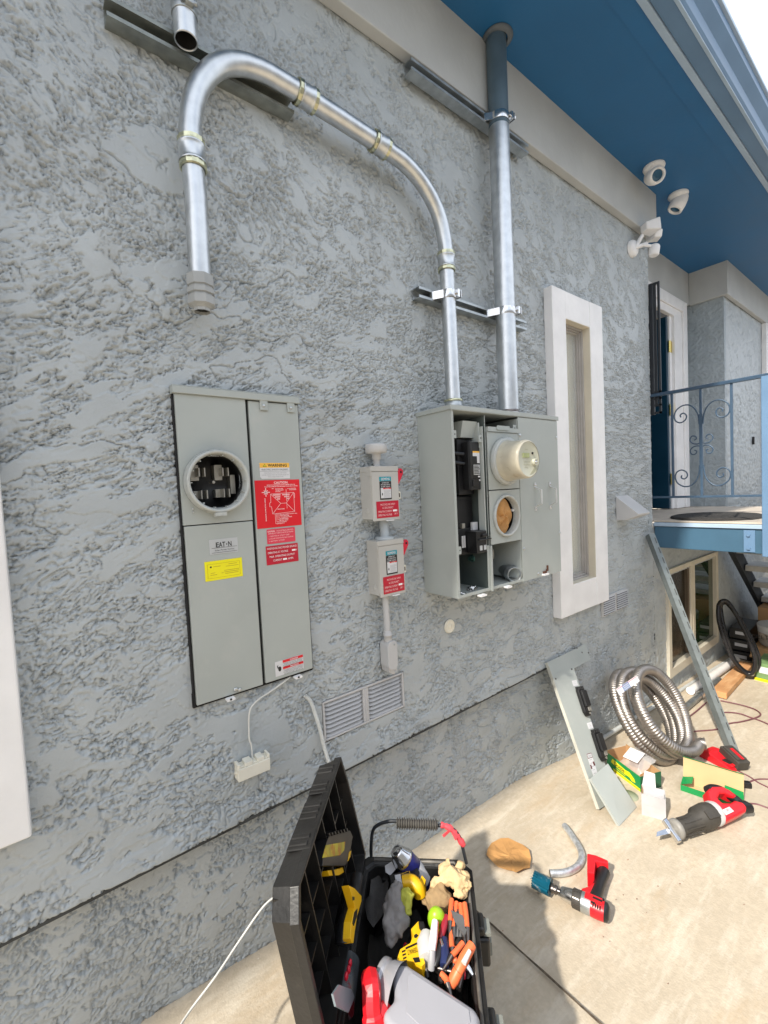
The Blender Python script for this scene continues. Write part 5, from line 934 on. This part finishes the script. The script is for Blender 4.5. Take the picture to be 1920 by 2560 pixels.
hs = Q3(780, 935, .038); he = Q3(625, 855, .040); axh = (he-hs).normalized(); Lh = (he-hs).length
mb = MB(); mb.cyl(A+ax*.005, hs, .008, 12); mb.lathe([(.012, 0), (.015, .006), (.012, .012), (.017, .018), (.012, .024)], hs+(A-hs)*.7, (hs-A), 16); ar = mb.build('arbor', gunm, t)
n = 40; R_ = .0275; vs = []; u = axh.orthogonal().normalized(); w = axh.cross(u)
for rr_, hh in ((R_, 0), (R_, Lh), (R_-.0018, Lh), (R_-.0018, .004)):
    for i in range(n): a = 2*math.pi*i/n; tooth = (.0035 if i % 2 else 0) if hh == Lh else 0; vs.append(hs+axh*(hh-tooth)+(u*math.cos(a)+w*math.sin(a))*rr_)
fs = [(q_*n+i, q_*n+(i+1) % n, (q_+1)*n+(i+1) % n, (q_+1)*n+i) for q_ in range(3) for i in range(n)]+[tuple(range(n))]
fs = [f for f in fs if not (len(f) == 4 and f[0] < n and (f[0] % n) in (0, 1, 12, 13, 25, 26))]
mb = MB(); mb.add(vs, fs, 0, True); mb.cyl(hs+axh*.002, hs+axh*(Lh+.01), .0032, 8, 1); mb.build('hole_saw', [tealp, galv2], t)
# ------------------------------------------------------------------ loose pieces on the path
P = [Q3(*c, .0135) for c in ((905, 375), (945, 425), (985, 485), (1025, 545), (1052, 600), (1062, 650), (1050, 705), (1015, 750), (960, 783), (900, 800), (840, 806), (775, 806))]
mb = MB(); mb.tube(bez(P, 5), .0125, 20); e = (P[-1]-P[-2]).normalized(); mb.cyl(P[-1], P[-1]+e*.0006, .0105, 16, 1); o = mb.build('conduit_elbow', [pm('galv_worn', (.60, .62, .64), .42, .7, .22, 60), gunm]); tag(o, 'curved offcut of grey conduit lying on the path near the drill', 'conduit')
pts = [(245, 540), (330, 512), (400, 498), (470, 520), (540, 562), (590, 615), (615, 680), (600, 770), (540, 790), (470, 820), (440, 795), (380, 790), (310, 770), (240, 700), (208, 650), (210, 600)]
cpts = [Q3(a, b, .006) for a, b in pts]; cen = sum(cpts, Vector())/len(cpts); random.seed(12); mb = MB(); rings = 5; vs = [cen+Vector((0, 0, .004))]
for r_ in range(1, rings+1):
    for i, p in enumerate(cpts): q = cen+(p-cen)*(r_/rings*(1+random.uniform(-.05, .05) if r_ == rings else 1)); vs.append(q+Vector((0, 0, .003*(1-(r_/rings)**2)+.010*abs(math.sin(i*.9+.5))*(r_/rings)**2+random.uniform(-.002, .002))))
n = len(cpts); fs = [(0, 1+i, 1+(i+1) % n) for i in range(n)]+[(1+(k-1)*n+i, 1+k*n+i, 1+k*n+(i+1) % n, 1+(k-1)*n+(i+1) % n) for k in range(1, rings) for i in range(n)]
mb.add(vs, fs, 0, False); o = mb.build('cardboard_scrap', paperb); q = o.modifiers.new('s', 'SOLIDIFY'); q.thickness = .0015; tag(o, 'torn round piece of brown cardboard lying on the path', 'cardboard')
random.seed(21); mb = MB(); sp = [(1645, 2216), (1558, 2238), (1592, 2248), (1540, 2250), (1524, 2354), (1508, 2343), (1616, 2282), (1390, 1964), (1462, 1955), (1488, 1955), (1408, 1973), (1670, 2460), (1480, 2378), (1257, 2328), (1570, 2150), (1700, 2210), (1332, 2160), (1860, 2262), (1605, 2050), (1440, 2190)]
for k_, (px, py) in enumerate(sp):
    c = GR(px, py, .0015); a = random.uniform(0, 6); s1_ = random.uniform(.002, .005); mb.add([c+Vector((s1_*math.cos(a+j*2.1), s1_*.7*math.sin(a+j*2.1), .0015 if j < 3 else 0)) for j in range(3)]+[c+Vector((0, 0, .003))], [(0, 1, 3), (1, 2, 3), (2, 0, 3), (0, 2, 1)])
o = mb.build('paint_chips', crackm); tag(o, 'scattered small reddish chips of stucco on the path', 'debris', None, 'stuff')
o = MB().tube(bez([WL(705, 2230, -.10), WL(660, 2265, -.10), WL(600, 2350, -.12), WL(540, 2440, -.15), WL(480, 2520, -.17), WL(440, 2580, -.20)], 8), .0028, 8).build('twisted_cord', wcable); tag(o, 'thin white twisted cord hanging from the toolbox down in front of the wall', 'cord')
# ------------------------------------------------------------------ toolbox
O_ = Vector((.692, -.228, gz(.62))); ANG = math.atan2(-.694, .72); RIM = .40-O_.z
tool = thing('toolbox', 'large open black rolling toolbox full of tools, lid tilted back against the wall', 'toolbox', O_, (0, 0, ANG))
MT = Matrix.Translation(O_) @ Matrix.Rotation(ANG, 4, 'Z'); MTi = MT.inverted()
WB, LB = .292, .475
def TB(px, py, z): return MTi @ HIT(px, py, (0, 0, z), (0, 0, 1))      # photo pixel on a level inside the box, in box space
def bin_ring(z, ins):      # outline with clipped far corners
    a, b, c, d = ins, WB-ins, -LB+ins, -ins; k = .035
    return [(a, c, z), (b, c, z), (b, d-k, z), (b-k, d, z), (a+k*.6, d, z), (a, d-k*.6, z)]
mb = MB(); R_ = [bin_ring(.0, .030), bin_ring(RIM-.03, .004), bin_ring(RIM-.03, -.014), bin_ring(RIM, -.014), bin_ring(RIM, .004), bin_ring(RIM-.006, .007), bin_ring(RIM-.006, .012), bin_ring(.03, .034)]
vs = sum(R_, []); fs = [(q*6+i, q*6+(i+1) % 6, (q+1)*6+(i+1) % 6, (q+1)*6+i) for q in range(7) for i in range(6)]+[tuple(range(5, -1, -1)), tuple(range(42, 48))]
mb.add(vs, fs); mb.box(WB-.004, WB+.012, -LB, -.05, RIM-.075, RIM-.055)
for y in (-.10, -.20, -.36, -.50): mb.box(WB-.03, WB+.004, y-.012, y+.012, .03, RIM-.03)
for x in (.06, .15, .24): mb.box(x-.01, x+.01, -.030, .003, .03, RIM-.03)
mb.build('bin', blackr, tool, bevel=.004)
mb = MB(); mb.tube([(WB-.001, -LB+.01, RIM+.003), (WB-.001, -.045, RIM+.003), (WB-.036, -.001, RIM+.003), (.025, -.001, RIM+.003)], .0042, 8); mb.build('rim_seal', pm('rim_grey', (.13, .12, .105), .5, 0, .4, 20, .0006, 60), tool)
for y in (-.155, -.365):
    mb = MB(); mb.box(WB+.008, WB+.040, y-.030, y+.030, RIM-.105, RIM-.035); mb.box(WB+.008, WB+.030, y-.024, y+.024, RIM-.035, RIM-.012); lt = mb.build('latch', blackr, tool, bevel=.006)
    mb = MB(); mb.box(WB+.012, WB+.044, y-.020, y+.020, RIM-.034, RIM-.026); mb.rrect(WB+.038, WB+.046, RIM-.09, RIM-.055, y-.014, y+.014, .003); mb.build('latch_plate', pm('latch_grey', (.20, .21, .19), .4), lt)
# bail handle over the far end
hz = [TB(928, 2142, .40), None]; yh = .002
def HP(px, py): return MTi @ HIT(px, py, MT @ Vector((0, yh, 0)), (MT.to_3x3() @ Vector((0, 1, 0))))
hp = [HP(*q) for q in ((928, 2140), (928, 2110), (933, 2075), (950, 2060), (975, 2053), (995, 2053))]; hr = [HP(*q) for q in ((1091, 2064), (1112, 2064), (1135, 2075), (1150, 2095), (1157, 2120), (1166, 2158))]
mb = MB(); mb.tube(bez(hp, 6), .0048, 10); mb.tube(bez(hr, 6), .0048, 10); hd = mb.build('handle', bar, tool)
a, b = HP(992, 2058), HP(1094, 2062); N = 120; mb = MB(); mb.tube([a+(b-a)*i/N for i in range(N+1)], [.0125+.0028*math.sin(2*math.pi*i/N*17) for i in range(N+1)], 14); mb.build('handle_grip', pm('grip_grey', (.075, .07, .062), .6, 0, .2, 30), hd)
mb = MB(); tp_ = [HP(*q) for q in ((1102, 2062), (1116, 2066), (1130, 2074), (1142, 2088), (1153, 2104), (1160, 2114))]; P_ = bez(tp_, 4)
mb.tube(P_, [.0075, .009, .0075, .006, .0085, .0075, .010, .009, .0075, .008, .0095, .008, .0095, .0085, .0075, .009, .010, .009, .0085, .0075, .006][:len(P_)], 8); k0 = HP(1128, 2076)
mb.prism([k0+Vector((0, -.006, .004)), k0+Vector((-.022, -.010, -.014)), k0+Vector((-.026, -.010, -.006)), k0+Vector((-.012, -.010, .006))], (0, -.002, .001)); mb.prism([k0+Vector((0, -.006, 0)), k0+Vector((.018, -.010, -.012)), k0+Vector((.010, -.010, -.022))], (0, -.002, .001)); mb.build('red_tape', pm('tape_pink', (.80, .07, .09), .5), hd, bevel=.001)
# lid: a ribbed tray hinged along the left long side
LM = Matrix.Translation((-.004, 0, RIM+.004)) @ Matrix.Rotation(R(-9.5), 4, 'Y'); HL = .318; TD = .058; LL = -.465
prof = [(.016, .0), (.004, .24), (-.012, HL), (-.432, HL), (LL, HL-.045), (LL, 0)]     # (y, up) outline
mb = MB(LM); n = len(prof); cy_, cz_ = sum(p[0] for p in prof)/n, sum(p[1] for p in prof)/n
sc = lambda p, k: (cy_+(p[0]-cy_)*k, cz_+(p[1]-cz_)*k)
rings = [[(0.004, *p) for p in prof], [(-.016, *p) for p in prof], [(-.016, *sc(p, .975)) for p in prof], [(-TD, *sc(p, .93)) for p in prof], [(-TD-.006, *sc(p, .80)) for p in prof], [(-TD-.001, *sc(p, .80)) for p in prof], [(-TD+.004, *sc(p, .90)) for p in prof], [(-.006, *sc(p, .945)) for p in prof], [(.004, *sc(p, .955)) for p in prof]]
vs = sum(rings, []); fs = [(q*n+i, q*n+(i+1) % n, (q+1)*n+(i+1) % n, (q+1)*n+i) for q in range(8) for i in range(n)]+[(8*n+i, 8*n+(i+1) % n, (i+1) % n, i) for i in range(n)]+[tuple(4*n+i for i in range(n)), tuple(5*n+i for i in reversed(range(n)))]
mb.add(vs, fs); lid = mb.build('lid', blackr, tool, bevel=.004)
mb = MB(LM)
for y in (-.065, -.14, -.215, -.29, -.365, -.43): mb.box(-TD+.002, -.010, y-.0022, y+.0022, .02, HL-.022)
for z in (.07, .135, .20): mb.box(-TD+.002, -.018, LL+.03, -.02, z-.0022, z+.0022)
for y in (-.10, -.18, -.25, -.33, -.40): mb.box(-TD+.002, -.034, y-.001, y+.001, .02, HL-.03)
mb.build('lid_ribs', blackr, lid)
mb = MB(LM)
for y in (-.055, -.075, -.125, -.145, -.205, -.225, -.245, -.305, -.325): mb.box(-.052, -.008, y-.006, y+.006, HL-.010, HL+.004)
for y0_, y1_ in ((-.16, -.04), (-.34, -.19)): mb.box(-.054, .002, y0_, y1_, HL-.004, HL+.001)
mb.build('lid_grip', blackr, lid, bevel=.002)
# ---------------- contents.  every loose tool is a thing of its own
def place(name, label, cat, mats, builder, bevel=0, seg=2, group=None, **k):
    mb = MB(MT); builder(mb); o = mb.build(name, mats, None, bevel=bevel, seg=seg, **k); return tag(o, label, cat, group)
def TP(pxs, z): return [TB(a, b, z) for a, b in pxs]
z1 = lambda L: [(640+a*.3858, 1860+b*.3858) for a, b in L]        # coordinates read in an enlarged view
def flat(mb, L, z, th, m=0): mb.prism(TP(z1(L), z), (0, 0, -th), m)
def tb_line(L, z): return [TB(*q, zz) for q, zz in zip(z1(L), z if isinstance(z, (list, tuple)) else [z]*len(L))]
LN = MT.to_3x3() @ (LM.to_3x3() @ Vector((1, 0, 0))); LP = MT @ (LM @ Vector((-.018, 0, 0)))
def LD(L, off=0.0): return [MTi @ HIT(*q, LP+LN*off, LN) for q in z1(L)]
Ln = LM.to_3x3() @ Vector((1, 0, 0))
# rubbish layer of dark cloth and bags on the floor of the box
def f(mb):
    random.seed(2); g = 22; vs = []
    for j in range(g+1):
        for i in range(g+1): x = .02+(WB-.04)*i/g; y = -LB+.03+(LB-.06)*j/g; vs.append((x, y, RIM-.150+.022*math.sin(i*.9+j*.5)+.018*math.sin(j*.8-i*.4)+random.uniform(-.006, .006)))
    mb.add(vs, [(j*(g+1)+i, j*(g+1)+i+1, (j+1)*(g+1)+i+1, (j+1)*(g+1)+i) for j in range(g) for i in range(g)], 0, True)
place('tool_bag', 'dark cloth bag lying under the tools in the toolbox', 'bag', cloth, f)
# draped grey-black cloth at the left of the bin
def drape(mb, L, zf, k=6):
    pts = z1(L); n = len(pts); c = (sum(p[0] for p in pts)/n, sum(p[1] for p in pts)/n); vs = [TB(*c, zf(c))]
    for r_ in range(1, k+1):
        for i, p in enumerate(pts): q = (c[0]+(p[0]-c[0])*r_/k, c[1]+(p[1]-c[1])*r_/k); vs.append(TB(*q, zf(q)+.007*math.sin(i*2.2+r_*.5)*r_/k))
    mb.add(vs, [(0, 1+i, 1+(i+1) % n) for i in range(n)]+[(1+(a-1)*n+i, 1+a*n+i, 1+a*n+(i+1) % n, 1+(a-1)*n+(i+1) % n) for a in range(1, k) for i in range(n)], 0, True)
place('cloth_sheet', 'dark grey cloth bunched along the hinge side of the toolbox', 'cloth', pm('cloth_charcoal', (.055, .052, .050), .95, 0, .2, 18, .0015, 160), lambda mb: drape(mb, [(745, 880), (830, 830), (860, 900), (850, 1000), (820, 1110), (760, 1190), (720, 1130), (700, 1020), (735, 980)], lambda q: .37+.01*math.sin(q[0]*.11)), )
# spray can
def f(mb):
    a = TB(*z1([(905, 690)])[0], .455); b = TB(*z1([(1085, 890)])[0], .345); ax = b-a; L_ = ax.length; ax = ax/L_; u = .0305
    mb.lathe([(0, .001), (.010, .0), (.012, .004), (.013, .001), (.017, .001), (.019, .006), (.022, .014), (u*.93, .030), (u*.99, .034), (u*.99, .038)], a, ax, 28, 1)
    mb.lathe([(u, .038), (u, L_+.04), (0, L_+.04)], a, ax, 28, 0)
    mb.lathe([(u+.0006, .075), (u+.0006, .125)], a, ax, 40, 2)
place('spray_can', 'dark blue spray can with a silver dome and white label standing in the toolbox', 'spray can', [canblue, steel, wlab], f)
# tan leather glove, grey gloves
def glove(mb, palm, fingers, z, r=.012):
    P = tb_line(palm, z)
    for i in range(len(P)-1): mb.tube([P[i], P[i+1]], [r*2.0, r*1.9], 12)
    for F_, zz in fingers: Q_ = tb_line(F_, zz); mb.tube(bez(Q_, 3), [r*1.15]*(3*(len(Q_)-1)+1), 10)
def f(mb):
    mb.tube(tb_line([(1200, 870), (1270, 850), (1320, 880), (1300, 950)], [.43, .44, .435, .42]), [.016, .024, .024, .016], 14)
    for F_, zz in (([(1200, 850), (1205, 800), (1255, 770)], [.435, .445, .445]), ([(1280, 840), (1320, 790), (1345, 790)], [.44, .445, .438]), ([(1310, 870), (1350, 850), (1375, 860)], [.435, .44, .43]), ([(1310, 920), (1350, 905), (1385, 915)], [.43, .435, .425]), ([(1290, 960), (1320, 970), (1355, 960)], [.42, .42, .41]), ([(1185, 880), (1160, 900), (1145, 940)], [.43, .43, .425])): mb.tube(bez(tb_line(F_, zz), 4), .0098, 10)
place('leather_glove', 'tan leather work glove with curled fingers at the latch side of the toolbox', 'glove', tan, f, remesh=.0026)
def f(mb): mb.tube(tb_line([(1240, 950), (1200, 990), (1165, 1030), (1140, 1020)], [.415, .405, .395, .39]), [.024, .034, .036, .024], 14); mb.prism(TP(z1([(1060, 1005), (1150, 980), (1260, 960), (1240, 1080), (1200, 1088)]), .392), (0, 0, -.012))
place('glove_cuff', 'brown cuff of a second leather glove under the tan one', 'glove', tand, f, remesh=.0035)
def f(mb):
    mb.tube(bez(tb_line([(925, 905), (900, 960), (870, 1040), (860, 1130), (870, 1220), (885, 1290)], [.43, .425, .415, .40, .39, .37]), 4), .0165, 12); mb.tube(bez(tb_line([(900, 1000), (925, 1080), (935, 1160), (910, 1240)], [.42, .41, .395, .385]), 4), .016, 12); mb.tube(bez(tb_line([(935, 1100), (965, 1130), (950, 1200), (915, 1230)], [.41, .40, .39, .38]), 4), .011, 10)
place('work_glove', 'grey knitted work glove draped down the middle of the toolbox', 'glove', clothg, f, remesh=.0035)
def f(mb): mb.tube(bez(tb_line([(990, 950), (960, 960), (935, 1000), (930, 1060)], [.425, .42, .41, .40]), 4), .012, 10); mb.tube(bez(tb_line([(1000, 960), (985, 1010), (975, 1060), (980, 1110)], [.42, .41, .40, .39]), 4), .013, 10)
place('safety_glove', 'faded yellow green glove next to the grey one in the toolbox', 'glove', hiviz, f, remesh=.0035)
# yellow battery drill under the can
def f(mb):
    flat(mb, [(865, 850), (1040, 795), (1060, 830), (1050, 870), (930, 900), (880, 905)], .412, .045, 1); flat(mb, [(930, 845), (995, 818), (1000, 838), (938, 864)], .4135, .001, 0); flat(mb, [(936, 846), (990, 824), (994, 835), (940, 857)], .4145, .001, 1)
    mb.tube(bez(tb_line([(955, 900), (1010, 895), (1050, 935), (1065, 975)], [.405, .408, .40, .385]), 5), .018, 12, 0); flat(mb, [(870, 870), (890, 860), (895, 930), (880, 945)], .402, .03, 0); flat(mb, [(1075, 850), (1100, 880), (1085, 940), (1055, 900)], .405, .035, 0)
place('cordless_driver', 'yellow and black cordless driver lying below the spray can', 'power tool', [yelp, black], f, bevel=.004)
def f(mb): flat(mb, [(898, 850), (935, 842), (950, 920), (945, 940), (915, 935)], .425, .002); flat(mb, [(835, 790), (880, 760), (905, 810), (870, 850), (840, 830)], .405, .0012)
place('metal_bracket', 'small bright bracket with a hole lying on the yellow driver', 'bracket', pm('bracket_silver', (.55, .55, .58), .4, .2), f)
# second yellow tool, with lettering
def f(mb):
    flat(mb, [(1005, 1200), (1050, 1150), (1075, 1155), (1075, 1205), (1118, 1215), (1120, 1235), (1070, 1250), (1060, 1290), (1095, 1420), (1075, 1440), (1010, 1410), (940, 1405), (912, 1400), (935, 1330), (1000, 1290), (1020, 1240)], .405, .050, 0)
    flat(mb, [(1052, 1152), (1085, 1150), (1095, 1195), (1075, 1210), (1058, 1190)], .409, .02, 1)
    for i in range(4): flat(mb, [(945+4*i, 1340+22*i), (968+3*i, 1332+22*i), (968+3*i, 1340+22*i), (945+4*i, 1350+22*i)], .4065, .002, 1)
    flat(mb, [(968, 1318), (1042, 1285), (1044, 1296), (970, 1330)], .4062, .001, 1); flat(mb, [(1024, 1238), (1038, 1228), (1052, 1240), (1038, 1256), (1024, 1252)], .4062, .001, 1); flat(mb, [(1015, 1385), (1055, 1380), (1065, 1410), (1030, 1415)], .4062, .001, 1)
    c = TB(*z1([(1012, 1342)])[0], .4068); e = (TB(*z1([(980, 1350)])[0], .4068)-TB(*z1([(1042, 1330)])[0], .4068)); up = Vector((0, 0, 1)).cross(e); mb.text('DEWALT', .011, tuple(c), 1, tuple(e), tuple(up), wmax=e.length*1.0)
place('yellow_tool', 'yellow power tool with a black trigger in the middle of the toolbox', 'power tool', [yelp, black], f, bevel=.003)
def f(mb): mb.tube(tb_line([(1110, 1240), (1100, 1300), (1110, 1400)], .40), [.017, .022, .019], 14); flat(mb, [(1070, 1260), (1110, 1245), (1120, 1330), (1080, 1340)], .412, .02, 1)
place('gear_housing', 'pale grey gear housing beside the yellow power tool', 'tool head', [pm('tool_grey', (.55, .55, .54), .35), pm('tool_grey2', (.35, .35, .34), .4)], f, bevel=.003)
def f(mb): c = TB(*z1([(1170, 1135)])[0], .405); mb.ball(tuple(c), .0225, 0, 20, None, (1.0, .9, 1.3))
place('green_ball', 'lime green ball shaped cap among the tools', 'cap', lime, f)
def f(mb): mb.tube(tb_line([(1160, 1150), (1150, 1250), (1140, 1340)], [.428, .425, .415]), [.0075, .009, .008], 12, 0); mb.tube(tb_line([(1140, 1340), (1138, 1400), (1135, 1460)], [.415, .405, .39]), [.0085, .009, .008], 12, 1); mb.tube(tb_line([(1172, 1155), (1163, 1250), (1152, 1340)], [.424, .421, .411]), [.005, .006, .005], 8, 2)
place('white_handle_tool', 'tool with a long white and orange handle in front of the green cap', 'hand tool', [pwhite, pgreyp, orangep], f)
def f(mb):
    mb.tube(tb_line([(1400, 1300), (1350, 1390), (1310, 1470)], [.432, .425, .41]), [.010, .012, .011], 12, 0); mb.tube(tb_line([(1310, 1470), (1285, 1520), (1262, 1560)], [.41, .40, .39]), [.0115, .012, .010], 12, 0); mb.tube(tb_line([(1385, 1340), (1345, 1420)], [.442, .436]), [.0045, .006], 8, 1)
place('orange_handle_tool', 'tool with a thick orange handle leaning on the latch side rim', 'hand tool', [orangep, pm('handle_pale', (.75, .70, .66), .4)], f)
grp = 'orange handled pliers along the latch side'
for i, (L, z) in enumerate((([(1268, 1010), (1262, 1080), (1258, 1150)], .415), ([(1300, 1030), (1290, 1120), (1284, 1190)], .412), ([(1325, 1040), (1335, 1120), (1345, 1200)], .416), ([(1352, 1035), (1362, 1110), (1368, 1190)], .420), ([(1270, 1180), (1266, 1260), (1272, 1320)], .405), ([(1340, 1290), (1300, 1340), (1270, 1370)], .412), ([(1285, 1320), (1275, 1390), (1300, 1400)], .400), ([(1200, 1490), (1230, 1520), (1240, 1550)], .40))):
    def f(mb, L=L, z=z, i=i): mb.tube(bez(tb_line(L, z), 4), .0062, 10, 0); a, b = tb_line(L[-2:], z); mb.tube([b, b+(b-a).normalized()*.03-Vector((0, 0, .012))], [.0065, .003], 8, 1)
    lab = ('thin orange plier handle nearest the tan glove', 'second orange plier handle beyond the tan glove', 'long orange handle beside the black bundle', 'orange handle right against the latch side rim', 'orange handle below the black grip bundle', 'curved orange handle crossing below the black bundle', 'bent orange handle near the thick orange one', 'short orange handle above the silver jug')[i]
    place('pliers', lab, 'pliers', [orangep, gunm], f, group=grp)
def f(mb):
    for i in range(7): mb.tube(tb_line([(1282+11*i, 1060+8*i), (1300+9*i, 1170), (1295+9*i, 1250)], [.412, .418, .405]), .0042, 8, i % 2)
    flat(mb, [(1262, 1075), (1340, 1110), (1370, 1200), (1350, 1240), (1290, 1150)], .423, .006, 1)
place('screwdriver_bundle', 'bundle of dark screwdrivers with grey grips along the latch side', 'screwdrivers', [bar, pm('grip_mid', (.12, .12, .12), .5)], f)
def f(mb): mb.tube(tb_line([(1235, 1120), (1215, 1190), (1195, 1260)], [.412, .41, .40]), [.008, .009, .007], 12)
place('red_screwdriver', 'dark red screwdriver handle beside the green cap', 'screwdriver', pm('dark_red', (.30, .015, .03), .35), f)
def f(mb): mb.tube(tb_line([(1220, 1270), (1225, 1360), (1220, 1440)], [.40, .405, .40]), [.009, .011, .010], 12, 0); mb.tube(tb_line([(1190, 1290), (1180, 1380), (1160, 1440)], [.405, .405, .395]), [.008, .009, .006], 10, 1); mb.tube(tb_line([(1195, 1270), (1210, 1310)], .412), .004, 8, 2)
place('linesman_pliers', 'dark blue and black pliers between the yellow tool and the orange handles', 'pliers', [pm('navy_grip', (.02, .03, .10), .4), black, steel], f)
def f(mb):
    for a, b, z in (((1250, 1290), (1200, 1400), .40), ((1180, 1450), (1290, 1480), .385), ((1350, 1420), (1310, 1590), .385), ((1330, 1240), (1300, 1310), .40)): mb.tube(tb_line([a, b], z), .007, 8)
    random.seed(33)
    for i in range(34):
        x, y = random.uniform(960, 1370), random.uniform(1080, 1500); a = random.uniform(-.5, 2.2); l = random.uniform(40, 120); z = random.uniform(.365, .402); q = (x+l*math.cos(a)*.6, y+l*math.sin(a)); 
        mb.tube(tb_line([(x, y), q], [z, z-.01]), [random.uniform(.004, .008), random.uniform(.003, .008)], 8, random.choice((0, 0, 1, 1, 2, 3)))
    flat(mb, [(1140, 1420), (1260, 1410), (1300, 1500), (1200, 1500)], .375, .02)
place('loose_tools', 'jumble of small dark, steel and red tools under the orange handles', 'hand tools', [gunm, black, steel, redh], f)
def f(mb):
    mb.tube(tb_line([(1180, 1500), (1220, 1520), (1232, 1560)], [.41, .405, .395]), .006, 8)
# silver jug
def f(mb): flat(mb, [(905, 1412), (985, 1418), (1425, 1705), (1450, 1765), (1440, 1900), (990, 1930), (850, 1815), (812, 1735), (900, 1640), (885, 1475)], .430, .085, 0)
place('jug', 'silver grey plastic jug lying across the near end of the toolbox', 'jug', jug, f, bevel=.013, seg=4, smooth=True)
def f(mb):
    ex = (TB(*z1([(960, 1610)])[0], .40)-TB(*z1([(800, 1520)])[0], .40)).normalized(); c = TB(*z1([(868, 1580)])[0], .398)
    mb.lathe([(.050, .02), (.046, .0), (.043, -.006), (.042, -.012), (.0445, -.014), (.0445, -.024), (.041, -.027), (.037, -.025), (.036, .0), (0, .0)], c, ex, 40)
o = place('jug_neck', None, None, pm('jug_neck_m', (.42, .42, .45), .15, .3), f); JN = o
def f(mb): flat(mb, [(985, 1500), (1010, 1480), (1380, 1720), (1390, 1800), (1300, 1860), (1080, 1840), (975, 1740)], .4318, .002, 0)
JP = place('jug_panel', None, None, jug, f, bevel=.0008)
# red tool handle near the hinge, near end
def f(mb): mb.tube(bez(tb_line([(735, 1490), (748, 1580), (752, 1700), (765, 1800), (790, 1900)], [.44, .44, .42, .40, .38]), 5), [.014]+[.0195]*12+[.023]*8, 8); mb.tube(tb_line([(790, 1700), (830, 1760), (860, 1900)], [.41, .40, .37]), [.016, .022, .024], 8)
place('red_tool', 'bright red tool handle with slots beside the silver jug', 'hand tool', redp, f, smooth=False, bevel=.001)
# things held in the lid
def f(mb):
    P = LD([(440, 690), (470, 600), (610, 560), (628, 600), (600, 740), (580, 790), (430, 790)], .012); mb.prism(P, Ln*-.045, 1); P = LD([(455, 655), (580, 632), (572, 690), (545, 722), (432, 738)], .0135); mb.prism(P, Ln*-.002, 2); P = LD([(465, 820), (510, 815), (575, 795), (572, 830), (540, 850), (475, 855)], .004); mb.prism(P, Ln*-.03, 0)
    for i in range(7): P = LD([(478+19*i, 598-5*i), (486+19*i, 596-5*i), (480+19*i, 575-5*i), (472+19*i, 577-5*i)], .016); mb.prism(P, Ln*-.006, 1)
    P = LD([(606, 700), (618, 690), (612, 730), (598, 760)], .0135); mb.prism(P, Ln*-.02, 0)
place('battery_pack', 'black and yellow battery pack stuck in the open toolbox lid', 'battery', [yelp, black, pm('sticker_olive', (.42, .36, .03), .5, 0, .3, 40, col2=(.40, .16, .02), c2s=30, c2p=(.5, .6))], f, bevel=.003)
def f(mb):
    q = LD([(655, 860), (640, 960), (600, 1100), (575, 1200), (570, 1300)], .03); mb.tube(bez(q, 5), [.017]*6+[.019]*15, 14, 1)
    P = LD([(600, 915), (640, 935), (684, 985), (684, 1020), (655, 1120), (640, 1220), (632, 1290), (622, 1290), (612, 1260), (618, 1150), (642, 1060), (620, 980)], .052); mb.prism(P, Ln*-.018, 0)
    P = LD([(628, 988), (640, 990), (640, 1010), (630, 1015)], .0535); mb.prism(P, Ln*-.002, 1); P = LD([(640, 1090), (660, 1065), (655, 1120), (635, 1180), (628, 1160)], .0535); mb.prism(P, Ln*-.002, 1)
place('oscillating_tool', 'yellow and black slim power tool standing between lid and bin', 'power tool', [yelp, black], f, bevel=.003)
def f(mb):
    a, b = LD([(600, 1380), (545, 1720)], .015); mb.tube([a, a+(b-a)*.08, b], [.018, .027, .030], 22, 0)
    for px in ((610, 1420), (600, 1462), (585, 1505)): c = LD([px], .046)[0]; M = Matrix.Translation(c); mb.ball(tuple(c), .0075, 1, 10, None, (.6, 1, 1.1))
    P = LD([(500, 1620), (540, 1560), (590, 1580), (620, 1590), (640, 1640), (600, 1740), (520, 1700)], .052); mb.prism(P, Ln*-.004, 2)
place('hole_saw_set', 'dark steel hole saw with red openings wedged at the hinge of the toolbox', 'hole saw', [pm('saw_steel', (.13, .15, .17), .35, .5, .5, 14, col2=(.22, .02, .03), c2s=14, c2p=(.55, .6)), red3, pm('bag_blue', (.22, .27, .30), .3)], f)
jugo = bpy.data.objects.get('jug')
JN.parent = jugo; JP.parent = jugo
for o in bpy.data.objects:
    if '_w' in o: del o['_w']
